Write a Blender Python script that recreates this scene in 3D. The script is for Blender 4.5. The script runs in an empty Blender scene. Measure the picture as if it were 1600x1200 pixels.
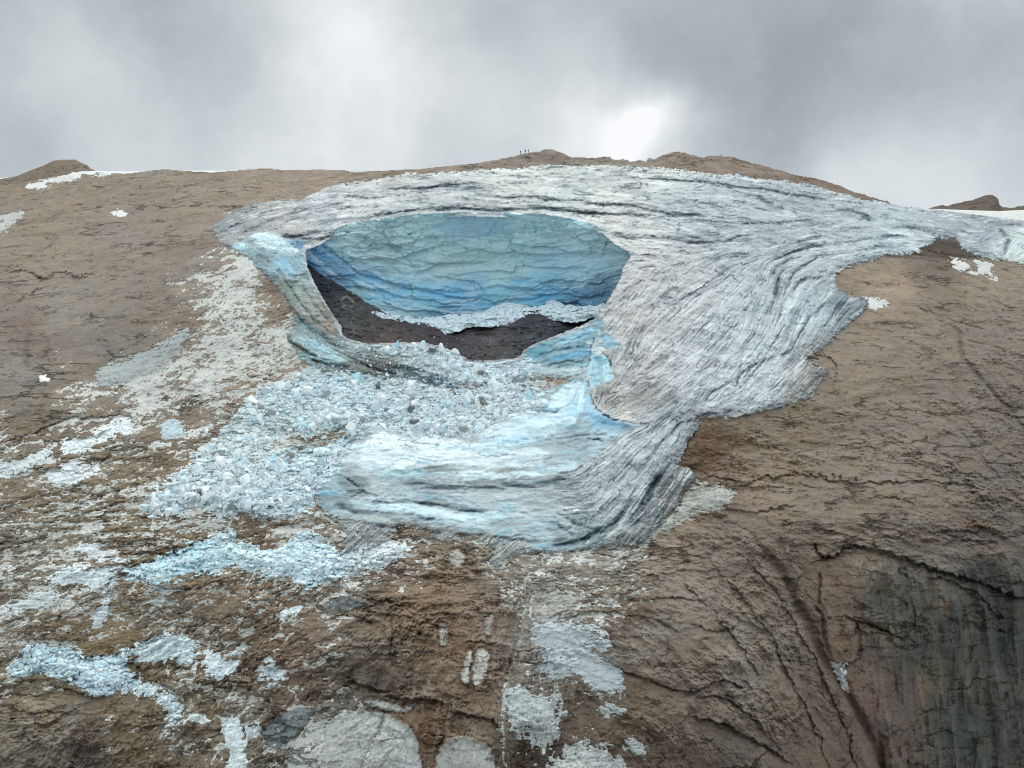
import bpy, bmesh, math, time
import numpy as np
from mathutils import Vector
T0 = time.time()
sc = bpy.context.scene
COL = sc.collection
F = 1390.0            # focal length in survey units (1600 wide frame)

# ------------------------------------------------------------------ camera
cam_d = bpy.data.cameras.new('camera')
cam_d.sensor_width = 36.0
cam_d.lens = 36.0 * F / 1600.0
cam_d.clip_start = 1.0
cam_d.clip_end = 6000.0
cam = bpy.data.objects.new('camera', cam_d)
COL.objects.link(cam)
cam.location = (0, 0, 0)
cam.rotation_euler = (math.radians(90), 0, 0)
sc.camera = cam
sc.cycles.filter_width = 1.1
sc.render.resolution_x = 1024
sc.render.resolution_y = 768

# ------------------------------------------------------------------ sky
SUN_EL, SUN_AZ = math.radians(48), math.radians(12)     # behind the ridge, a little right of centre
sc.view_settings.view_transform = 'Standard'
sc.view_settings.look = 'None'
sc.view_settings.exposure = 0.0
sc.view_settings.gamma = 1.0
world = bpy.data.worlds.new('World')
sc.world = world
world.use_nodes = True


def lin(c):
    c = np.asarray(c, dtype=np.float64) / 255.0
    return np.where(c <= 0.04045, c / 12.92, ((c + 0.055) / 1.055) ** 2.4)


def build_world():
    nt = world.node_tree
    nt.nodes.clear()
    N, L = nt.nodes.new, nt.links.new
    out = N('ShaderNodeOutputWorld')
    mix = N('ShaderNodeMixShader')
    mix.inputs[0].default_value = 0.93
    sky = N('ShaderNodeTexSky')
    sky.sky_type = 'NISHITA'
    sky.sun_disc = False
    sky.sun_elevation = SUN_EL
    sky.sun_rotation = SUN_AZ
    sky.altitude = 3000
    b1 = N('ShaderNodeBackground')
    b1.inputs[1].default_value = 0.12
    L(sky.outputs[0], b1.inputs[0])
    b2 = N('ShaderNodeBackground')
    b2.inputs[1].default_value = 1.0
    L(b1.outputs[0], mix.inputs[1])
    L(b2.outputs[0], mix.inputs[2])
    L(mix.outputs[0], out.inputs[0])
    tc = N('ShaderNodeTexCoord')
    nz0 = N('ShaderNodeTexNoise')
    nz0.inputs['Scale'].default_value = 6.5
    nz0.inputs['Detail'].default_value = 6.0
    nz0.inputs['Roughness'].default_value = 0.55
    L(tc.outputs['Generated'], nz0.inputs['Vector'])
    sub = N('ShaderNodeVectorMath'); sub.operation = 'SUBTRACT'
    L(nz0.outputs['Color'], sub.inputs[0]); sub.inputs[1].default_value = (0.5, 0.5, 0.5)
    sca = N('ShaderNodeVectorMath'); sca.operation = 'SCALE'
    L(sub.outputs[0], sca.inputs[0]); sca.inputs['Scale'].default_value = 0.10
    add = N('ShaderNodeVectorMath'); add.operation = 'ADD'
    L(tc.outputs['Generated'], add.inputs[0]); L(sca.outputs[0], add.inputs[1])
    nrm = N('ShaderNodeVectorMath'); nrm.operation = 'NORMALIZE'
    L(add.outputs[0], nrm.inputs[0])
    # soft cloud structure
    nz = N('ShaderNodeTexNoise')
    nz.inputs['Scale'].default_value = 4.0
    nz.inputs['Detail'].default_value = 7.0
    nz.inputs['Roughness'].default_value = 0.58
    L(nrm.outputs[0], nz.inputs['Vector'])

    def m(op, a, b=None, c=None):
        n = N('ShaderNodeMath'); n.operation = op
        for i, v in enumerate((a, b, c)):
            if v is None:
                continue
            if isinstance(v, (int, float)):
                n.inputs[i].default_value = v
            else:
                L(v, n.inputs[i])
        return n.outputs[0]
    val = m('MULTIPLY_ADD', m('SUBTRACT', nz.outputs['Fac'], 0.5), SKYN, SKYB)
    for X, Y, r, a in SKY:
        d = Vector(((X - 800) / F, 1, (600 - Y) / F)).normalized()
        dt = N('ShaderNodeVectorMath'); dt.operation = 'DOT_PRODUCT'
        L(nrm.outputs[0], dt.inputs[0]); dt.inputs[1].default_value = d
        k = 1.0 / (0.5 * (r / F) ** 2)
        e = m('EXPONENT', m('MULTIPLY', m('SUBTRACT', dt.outputs['Value'], 1.0), k))
        val = m('MULTIPLY_ADD', e, a, val)
    ramp = N('ShaderNodeValToRGB')
    cr = ramp.color_ramp
    stops = [(0.0, (140, 149, 152)), (0.25, (162, 170, 172)), (0.45, (187, 195, 197)), (0.62, (209, 215, 216)),
             (0.8, (228, 233, 234)), (1.0, (255, 255, 255))]
    while len(cr.elements) < len(stops):
        cr.elements.new(0.5)
    for el, (p, c) in zip(cr.elements, stops):
        el.position = p
        el.color = (*lin(c), 1)
    L(val, ramp.inputs[0])
    L(ramp.outputs[0], b2.inputs[0])
    # overcast sky is brightest overhead; gain behind the viewer added to light camera-facing surfaces
    sp = N('ShaderNodeSeparateXYZ'); L(tc.outputs['Generated'], sp.inputs[0])

    def ss(v, a, b, k):
        n = N('ShaderNodeMapRange'); n.interpolation_type = 'SMOOTHSTEP'
        n.inputs[1].default_value = a; n.inputs[2].default_value = b; n.inputs[3].default_value = 0; n.inputs[4].default_value = k
        L(v, n.inputs[0]); return n.outputs[0]
    st = m('ADD', m('ADD', ss(sp.outputs['Z'], .42, .85, SKY_TOP), ss(m('MULTIPLY', sp.outputs['Y'], -1.0), -.1, .6, SKY_BACK)), 1.0)
    L(st, b2.inputs[1])


SKY_TOP, SKY_BACK = 1.6, 0.32
SKYN, SKYB = 0.9, 0.52
SKY = [(1005, 215, 62, .42), (1030, 190, 36, .2), (930, 232, 80, .2), (1045, 120, 60, -.12), (860, 150, 80, .08), (1000, 255, 130, .22), (640, 110, 150, .17), (520, 40, 80, .12),
       (560, 170, 120, .12), (110, 60, 80, .14), (150, 215, 100, .12), (260, 90, 110, -.12), (30, 190, 60, -.08), (330, 130, 70, -.06),
       (760, 70, 90, -.14), (900, 60, 160, -.10), (1180, 150, 170, -.2), (1330, 110, 160, -.18), (1540, 120, 120, -.12), (880, 200, 60, .1), (400, 250, 160, .1),
       (1250, 235, 70, -.06), (1480, 270, 120, .22), (1300, 300, 70, .14), (720, 215, 60, -.03), (1050, 20, 120, -.06), (1580, 20, 100, .0)]
build_world()

sun_d = bpy.data.lights.new('sun', 'SUN')
sun_d.energy = 1.6
sun_d.angle = math.radians(14)
sun_d.color = (1.0, 0.975, 0.94)
sun = bpy.data.objects.new('sun', sun_d)
COL.objects.link(sun)
_d = Vector((math.sin(SUN_AZ) * math.cos(SUN_EL), math.cos(SUN_AZ) * math.cos(SUN_EL), math.sin(SUN_EL)))
sun.rotation_euler = (-_d).to_track_quat('-Z', 'Y').to_euler()
sun.location = (0, 300, 400)

# ------------------------------------------------------------------ survey grid (bearing / elevation station data of the face)
G = 1.25
XS = np.arange(-330, 1930, G)
YS = np.arange(222, 1405, G)
NX, NY = len(XS), len(YS)
X, Y0 = np.meshgrid(XS, YS)
X = X.astype(np.float32); Y0 = Y0.astype(np.float32)
rng = np.random.default_rng(7)


def gnoise(u, v, seed):
    r = np.random.default_rng(seed)
    ang = r.random(65536).astype(np.float32) * 6.2831853
    gx, gy = np.cos(ang), np.sin(ang)
    iu = np.floor(u).astype(np.int32); iv = np.floor(v).astype(np.int32)
    fu = (u - iu).astype(np.float32); fv = (v - iv).astype(np.float32)
    su = fu * fu * fu * (fu * (fu * 6 - 15) + 10); sv = fv * fv * fv * (fv * (fv * 6 - 15) + 10)

    def g(a, b, x, y):
        h = ((a & 255) << 8) | (b & 255)
        return gx[h] * x + gy[h] * y
    n0 = g(iu, iv, fu, fv); n1 = g(iu + 1, iv, fu - 1, fv)
    m0 = g(iu, iv + 1, fu, fv - 1); m1 = g(iu + 1, iv + 1, fu - 1, fv - 1)
    a = n0 + su * (n1 - n0); b = m0 + su * (m1 - m0)
    return (a + sv * (b - a)) * 1.5


def fbm(u, v, octv, seed, gain=0.5, ridged=False):
    s = 0; a = 1.0; t = 0
    for k in range(octv):
        n = gnoise(u * 2 ** k + 17.3 * k, v * 2 ** k + 5.1 * k, seed + k)
        if ridged:
            n = 1 - 2 * np.abs(n)
        s = s + a * n; t += a * a; a *= gain
    return s / math.sqrt(t)


def voro(u, v, seed, jit=.85):
    """jittered cells: crack distance, cell randoms and a tilted plane per cell"""
    r = np.random.default_rng(seed)
    T = r.random((4, 65536)).astype(np.float32)
    iu = np.floor(u).astype(np.int32); iv = np.floor(v).astype(np.int32)
    f1 = np.full(u.shape, 9., np.float32); f2 = np.full(u.shape, 9., np.float32)
    cid = np.zeros(u.shape, np.int32); ox = np.zeros(u.shape, np.float32); oy = np.zeros(u.shape, np.float32)
    for a in (-1, 0, 1):
        for b in (-1, 0, 1):
            h = (((iu + a) & 255) << 8) | ((iv + b) & 255)
            qx = u - (iu + a + .5 + jit * (T[0][h] - .5)); qy = v - (iv + b + .5 + jit * (T[1][h] - .5))
            d = np.sqrt(qx * qx + qy * qy).astype(np.float32)
            m1 = d < f1
            f2 = np.where(m1, f1, np.minimum(f2, d))
            f1 = np.where(m1, d, f1); cid = np.where(m1, h, cid)
            ox = np.where(m1, qx, ox); oy = np.where(m1, qy, oy)
    r1 = T[2][cid]; r2 = T[3][cid]
    tilt = ox * np.cos(r2 * 40) + oy * np.sin(r2 * 40)
    return f2 - f1, r1 - .5, tilt, f1


def boxblur(a, r):
    for ax in (0, 1):
        c = np.cumsum(np.pad(a, [(r + 1, r) if i == ax else (0, 0) for i in (0, 1)], mode='edge'), axis=ax, dtype=np.float64)
        n = a.shape[ax]
        hi = np.take(c, np.arange(2 * r + 1, 2 * r + 1 + n), axis=ax)
        lo = np.take(c, np.arange(0, n), axis=ax)
        a = ((hi - lo) / (2 * r + 1)).astype(np.float32)
    return a


def sstep(a, b, x):
    t = np.clip((x - a) / (b - a), 0, 1)
    return t * t * (3 - 2 * t)


def nrmz(a):
    return (a - a.mean()) / a.std()


# --- skyline
SKYL = [(-330, 300), (-100, 292), (0, 290), (40, 284), (80, 276), (120, 270), (150, 269), (195, 271), (255, 264), (300, 267), (330, 269), (400, 263.5),
        (415, 262.5), (440, 265), (500, 264.5), (535, 265), (550, 268), (600, 266), (650, 264), (700, 259), (750, 254), (800, 244.5),
        (820, 239.5), (845, 235.5), (850, 233.5), (860, 233), (870, 234.5), (875, 237), (890, 244), (910, 245.5), (930, 246), (940, 244.5), (954, 244), (955.5, 248),
        (968, 250), (972, 248), (980, 248.5), (985, 252), (1000, 249.5), (1010, 252), (1012, 247), (1015, 246), (1022, 248), (1030, 244), (1045, 238.5),
        (1060, 236), (1075, 240), (1090, 243), (1100, 247), (1104, 243.5), (1120, 242.5), (1140, 244), (1160, 250), (1180, 256), (1200, 260),
        (1240, 272), (1280, 280), (1310, 288), (1330, 298), (1348, 304), (1350, 302), (1354, 305), (1384, 314), (1386, 312.5), (1390, 316), (1400, 320), (1428, 323), (1440, 325), (1460, 326.5),
        (1487, 330), (1550, 338), (1600, 344), (1700, 352), (1930, 372)]
sx, sy = np.array(SKYL).T
ysky = np.interp(XS, sx, sy)
rk = np.random.default_rng(3)
jag = np.interp(XS, np.arange(-340, 1960, 5), rk.normal(0, 0.5, 460)) * np.interp(XS, [700, 800, 1340, 1450], [.35, 1, 1, .2])
ysky = (ysky + jag).astype(np.float32)
Y = np.maximum(Y0, ysky[None, :])              # field coordinate, clamped at the skyline
KB = np.clip((ysky[None, :] - Y0) / G, 0, None)    # how far behind the ridge


def tps(pts, x, y):
    p = np.array(pts, dtype=np.float64)
    q = p[:, :2] / 1000.0

    def ph(r2):
        return np.where(r2 > 1e-12, 0.5 * r2 * np.log(np.maximum(r2, 1e-12)), 0)
    n = len(p)
    K = ph(((q[:, None] - q[None]) ** 2).sum(2)) + np.eye(n) * 1e-4
    P = np.c_[np.ones(n), q]
    A = np.block([[K, P], [P.T, np.zeros((3, 3))]])
    w = np.linalg.solve(A, np.r_[p[:, 2], 0, 0, 0]).astype(np.float32)
    xx = (x / 1000).astype(np.float32); yy = (y / 1000).astype(np.float32)
    s = w[n] + w[n + 1] * xx + w[n + 2] * yy
    for i in range(n):
        r2 = (xx - np.float32(q[i, 0])) ** 2 + (yy - np.float32(q[i, 1])) ** 2
        s = s + w[i] * 0.5 * r2 * np.log(r2 + 1e-9)
    return s


D0P = [(-330, 300, 520), (0, 285, 500), (250, 266, 500), (550, 268, 490), (850, 235, 480), (1060, 238, 485), (1250, 275, 505), (1400, 320, 525), (1600, 345, 560), (1930, 372, 600),
       (850, 265, 466), (1300, 305, 500),
       (-330, 350, 470), (0, 345, 462), (250, 330, 450), (500, 340, 425), (740, 335, 402), (980, 350, 410), (1200, 350, 440), (1400, 370, 480), (1600, 385, 520), (1900, 400, 560),
       (0, 400, 425), (200, 400, 410), (350, 380, 400), (1000, 400, 385), (1150, 420, 400), (1300, 430, 420), (1500, 420, 450), (1650, 440, 455),
       (-330, 500, 380), (0, 500, 370), (200, 500, 358), (400, 480, 358), (980, 500, 350), (1100, 520, 350), (1300, 520, 370), (1500, 500, 395), (1650, 500, 405), (1900, 520, 420),
       (-330, 600, 335), (0, 600, 325), (200, 600, 325), (420, 600, 325), (560, 590, 335), (750, 570, 343), (900, 600, 328), (1050, 600, 318), (1250, 600, 330), (1450, 600, 345), (1650, 600, 352),
       (0, 700, 292), (300, 700, 292), (600, 680, 305), (850, 680, 305), (1050, 700, 295), (1250, 700, 300), (1450, 700, 308), (1650, 700, 314),
       (-330, 820, 265), (0, 820, 262), (300, 820, 262), (600, 820, 272), (850, 830, 268), (1050, 830, 262), (1250, 800, 270), (1450, 800, 272), (1650, 800, 276), (1900, 800, 290),
       (1400, 870, 256), (1550, 870, 258),
       (-330, 1000, 235), (0, 1000, 230), (300, 1000, 232), (600, 1000, 232), (850, 1000, 230), (1100, 1000, 226), (1300, 1010, 238), (1450, 1000, 246), (1650, 1000, 250),
       (-330, 1200, 208), (0, 1200, 204), (300, 1200, 208), (600, 1200, 206), (850, 1200, 203), (1100, 1200, 200), (1250, 1200, 208), (1380, 1200, 232), (1450, 1200, 240), (1650, 1200, 245),
       (-330, 1400, 185), (0, 1400, 182), (600, 1400, 185), (1100, 1400, 180), (1400, 1400, 225), (1930, 1400, 238)]
D0 = tps(D0P, X, Y)
U = (X - 800) / F * D0
V = 1.2 * (600 - Y) / F * D0 + 0.6 * D0
PXM = F / D0                               # survey units per metre
WX = fbm(U / 14, V / 14, 4, 50) ; WY = fbm(U / 14, V / 14, 4, 60)
WX2 = fbm(U / 2.5, V / 2.5, 3, 55); WY2 = fbm(U / 2.5, V / 2.5, 3, 65)


def chaikin(p, n=1):
    p = np.array(p, float)
    for _ in range(n):
        q = np.roll(p, -1, 0)
        p = np.stack([0.8 * p + 0.2 * q, 0.2 * p + 0.8 * q], 1).reshape(-1, 2)
    return p


def sdf(poly, pad=40, w1=3.0, w2=2.0):
    """signed distance, positive inside, to a ragged outline; -pad outside of its reach"""
    p = chaikin(poly)
    out = np.full(X.shape, -float(pad), np.float32)
    x0, y0 = p.min(0) - pad; x1, y1 = p.max(0) + pad
    i0, i1 = np.searchsorted(YS, [y0, y1]); j0, j1 = np.searchsorted(XS, [x0, x1])
    if i1 <= i0 or j1 <= j0:
        return out
    s = np.s_[i0:i1, j0:j1]
    x = X[s] + w1 * WX[s] + w2 * WX2[s]; y = Y[s] + w1 * WY[s] + w2 * WY2[s]
    d2 = np.full(x.shape, 1e9, np.float32); ins = np.zeros(x.shape, bool)
    q = np.roll(p, -1, 0)
    for (ax, ay), (bx, by) in zip(p, q):
        ex, ey = bx - ax, by - ay
        l2 = ex * ex + ey * ey + 1e-9
        t = np.clip(((x - ax) * ex + (y - ay) * ey) / l2, 0, 1)
        d2 = np.minimum(d2, (x - ax - t * ex) ** 2 + (y - ay - t * ey) ** 2)
        if ay != by:
            c = ((ay > y) != (by > y)) & (x < (bx - ax) * (y - ay) / (by - ay) + ax)
            ins ^= c
    d = np.sqrt(d2)
    out[s] = np.clip(np.where(ins, d, -d), -pad, 1e3)
    return out


def sdfs(polys, **k):
    o = None
    for p in polys:
        s = sdf(p, **k)
        o = s if o is None else np.maximum(o, s)
    return o


def line(pts, reach, w1=2.0, w2=1.5):
    """distance, side (+ below / right of travel) and progress for a wandering line; only inside its reach"""
    p = np.array(pts, float)
    x0, y0 = p.min(0) - reach - 6; x1, y1 = p.max(0) + reach + 6
    i0, i1 = np.searchsorted(YS, [y0, y1]); j0, j1 = np.searchsorted(XS, [x0, x1])
    s = np.s_[i0:i1, j0:j1]
    x = X[s] + w1 * WX[s] + w2 * WX2[s]; y = Y[s] + w1 * WY[s] + w2 * WY2[s]
    d2 = np.full(x.shape, 1e9, np.float32); sd = np.zeros(x.shape, np.float32); pr = np.zeros(x.shape, np.float32)
    n = len(p) - 1
    for k in range(n):
        ax, ay = p[k]; bx, by = p[k + 1]
        ex, ey = bx - ax, by - ay
        t = np.clip(((x - ax) * ex + (y - ay) * ey) / (ex * ex + ey * ey), 0, 1)
        dd = (x - ax - t * ex) ** 2 + (y - ay - t * ey) ** 2
        c = np.sign(ex * (y - ay) - ey * (x - ax))
        m = dd < d2
        d2 = np.where(m, dd, d2); sd = np.where(m, c, sd); pr = np.where(m, (k + t) / n, pr)
    fade = np.clip(np.minimum(pr, 1 - pr) * 8, 0, 1)
    return s, np.sqrt(d2), sd, fade


def blurcoarse(pts, vals, xq, yq, power=3.0, soft=30.0):
    p = np.array(pts, float); v = np.array(vals, float)
    num = np.zeros(xq.shape + (v.shape[1],)); den = np.zeros(xq.shape)
    for i in range(len(p)):
        w = 1.0 / ((xq - p[i, 0]) ** 2 + (yq - p[i, 1]) ** 2 + soft ** 2) ** (power / 2)
        num += w[..., None] * v[i]; den += w
    return num / den[..., None]


CS = 8
cx, cy = XS[::CS], YS[::CS]
CX, CY = np.meshgrid(cx, cy)


def upsample(c, wx=None, wy=None):
    """bilinear read of a coarse field at (warped) grid positions"""
    x = X if wx is None else X + wx
    y = Y if wy is None else Y + wy
    fi = np.clip((y - YS[0]) / (G * CS), 0, c.shape[0] - 1.001); fj = np.clip((x - XS[0]) / (G * CS), 0, c.shape[1] - 1.001)
    i = fi.astype(np.int32); j = fj.astype(np.int32)
    a = (fi - i)[..., None].astype(np.float32); b = (fj - j)[..., None].astype(np.float32)
    c = c.astype(np.float32)
    return (c[i, j] * (1 - a) + c[i + 1, j] * a) * (1 - b) + (c[i, j + 1] * (1 - a) + c[i + 1, j + 1] * a) * b


def colours(pts, warp=14, power=3.0, soft=30.0, ox=0, oy=0):
    v = lin([c for _, _, c in pts])
    c = blurcoarse([(x, y) for x, y, _ in pts], v, CX, CY, power, soft)
    return upsample(c, WX * warp + ox, WY * warp + oy)


def flow(strokes):
    P, Vv = [], []
    for st in strokes:
        st = np.array(st, float)
        for a, b in zip(st[:-1], st[1:]):
            L = np.hypot(*(b - a)); n = max(1, int(L // 30)); th = 2 * math.atan2(*(b - a)[::-1])
            for k in range(n):
                P.append(a + (b - a) * (k + .5) / n); Vv.append((math.cos(th), math.sin(th)))
    c = upsample(blurcoarse(P, Vv, CX, CY, 4.0, 12.0))
    th = 0.5 * np.arctan2(c[..., 1], c[..., 0])
    return np.cos(th), np.sin(th)


# ------------------------------------------------------------------ outlines of the ice, rock and snow
P_GL = [(333, 358), (345, 347), (360, 334), (380, 326), (405, 322), (425, 316), (430, 317), (475, 311), (500, 297), (525, 290), (545, 286), (575, 280), (615, 276), (635, 272), (700, 271),
        (750, 267), (790, 264), (850, 260), (907, 258), (985, 261), (1050, 265), (1087, 271), (1150, 275), (1200, 281), (1240, 285), (1262, 288), (1300, 300), (1337, 309),
        (1375, 315), (1417, 322), (1460, 325), (1500, 327), (1600, 338), (1960, 360), (1960, 440), (1700, 425), (1600, 413), (1582, 406), (1550, 405), (1532, 402), (1515, 394), (1500, 385), (1495, 374), (1465, 370),
        (1457, 382), (1437, 386), (1440, 397), (1417, 397), (1385, 396), (1375, 405), (1335, 410), (1317, 420), (1305, 430), (1305, 447), (1320, 461), (1340, 465), (1358, 468),
        (1355, 482), (1340, 495), (1305, 522), (1285, 550), (1255, 562), (1300, 575), (1290, 592), (1265, 622), (1225, 636), (1200, 639), (1150, 652), (1087, 656), (1085, 670), (1072, 685), (1065, 707),
        (1060, 715), (1047, 725), (1085, 735), (1088, 752), (1060, 790), (1020, 835), (1000, 850), (973, 855), (900, 860), (866, 863), (823, 867), (796, 873), (776, 890), (766, 877), (773, 857), (750, 843),
        (713, 842), (676, 843), (660, 820), (613, 830), (590, 853), (553, 873), (533, 880), (530, 860), (545, 838), (520, 812), (500, 795), (492, 785), (490, 745), (510, 732), (540, 700),
        (562, 672), (585, 662), (640, 672), (700, 680), (760, 660), (800, 625), (850, 605), (900, 600), (880, 590), (800, 590), (735, 605), (700, 607), (640, 592), (590, 586), (545, 584), (500, 580), (470, 562),
        (456, 545), (447, 524), (457, 512), (462, 497), (450, 470), (425, 440), (402, 415), (385, 400), (360, 388), (340, 372)]
P_CAV = [(474, 388), (484, 386), (498, 380), (515, 369), (537, 355), (590, 346), (642, 339), (712, 335), (765, 336), (835, 337), (887, 344), (922, 353), (947, 364), (957, 376), (992, 395), (975, 421),
         (971, 439), (957, 463), (950, 474), (936, 497), (915, 509), (870, 526), (821, 547), (814, 561), (782, 565), (737, 567), (702, 549), (680, 541), (656, 537), (600, 539), (572, 540), (534, 530),
         (530, 509), (513, 488), (488, 442), (476, 414)]
P_WALL = [(460, 380), (480, 340), (700, 315), (900, 320), (1010, 380), (1000, 440), (960, 482), (922, 483), (887, 481), (866, 474), (835, 485), (782, 481), (747, 492), (716, 493), (688, 498), (625, 499),
          (590, 481), (555, 460), (527, 442), (502, 428), (476, 404), (466, 398)]
P_SLAB = [(490, 745), (510, 732), (540, 700), (562, 672), (585, 662), (640, 668), (700, 675), (760, 655), (800, 625), (850, 612), (880, 596), (900, 588), (912, 578), (918, 588), (921, 622), (934, 642), (958, 655), (1002, 662), (950, 695), (900, 735), (860, 745),
          (880, 800), (920, 860), (860, 862), (800, 840), (700, 835), (640, 815), (540, 812), (500, 795)]
P_LEFT = [(362, 384), (380, 376), (395, 366), (420, 362), (445, 368), (475, 380), (474, 390), (476, 414), (488, 442), (513, 488), (530, 509), (534, 530), (560, 545), (600, 553), (620, 560), (660, 575), (700, 592), (740, 604), (700, 610), (640, 595), (590, 590), (545, 588), (500, 583), (468, 566),
          (456, 545), (448, 525), (458, 512), (463, 497), (450, 470), (425, 440), (402, 415), (385, 403)]
P_SHARD = [(821, 547), (870, 526), (915, 509), (936, 497), (946, 498), (945, 512), (936, 520), (945, 518), (960, 524), (976, 542), (950, 546), (938, 548), (952, 562), (961, 592), (942, 600), (921, 612), (917, 582), (885, 592), (830, 578), (815, 565)]
P_LIP = [(533, 531), (560, 538), (600, 538), (656, 536), (690, 541), (702, 548), (720, 560), (737, 566), (765, 566), (820, 560), (835, 575), (800, 600), (745, 606), (735, 596), (705, 590), (660, 575), (625, 560), (590, 550), (550, 542)]
P_RUB = [(462, 588), (480, 580), (500, 584), (545, 588), (590, 590), (640, 594), (700, 608), (745, 606), (775, 596), (820, 588), (850, 595), (815, 605), (862, 612), (850, 628), (800, 645), (770, 672), (700, 690), (640, 682), (585, 668), (560, 680), (545, 702), (512, 736), (494, 748), (490, 790), (480, 800),
         (440, 803), (380, 806), (300, 792), (240, 806), (215, 792), (262, 760), (300, 740), (325, 705), (335, 680), (372, 650), (400, 622), (435, 602)]
P_HOLE = [(415, 690), (450, 675), (490, 682), (530, 668), (540, 678), (525, 698), (480, 702), (440, 708)]
P_HOLE2 = [(826, 622), (845, 610), (868, 604), (887, 604), (880, 614), (855, 626), (842, 628)]
RUBBLE_TONGUES = [[(195, 905), (215, 890), (250, 875), (300, 857), (330, 845), (345, 833), (362, 835), (368, 850), (400, 858), (442, 862), (452, 842), (470, 838), (500, 845), (520, 858), (532, 872), (560, 865), (600, 850), (640, 855),
                   (610, 875), (560, 895), (520, 905), (490, 912), (455, 898), (420, 895), (380, 888), (370, 880), (330, 895), (285, 893), (240, 905)],
                  [(10, 1045), (45, 1022), (50, 1008), (70, 1008), (78, 1022), (105, 1012), (118, 1018), (130, 1028), (180, 1028), (205, 1012), (216, 1012), (190, 1035), (195, 1050), (210, 1070), (240, 1078), (268, 1090), (286, 1112), (270, 1134),
                   (258, 1110), (240, 1090), (205, 1078), (160, 1080), (140, 1075), (115, 1060), (80, 1050), (40, 1048)]]
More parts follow.
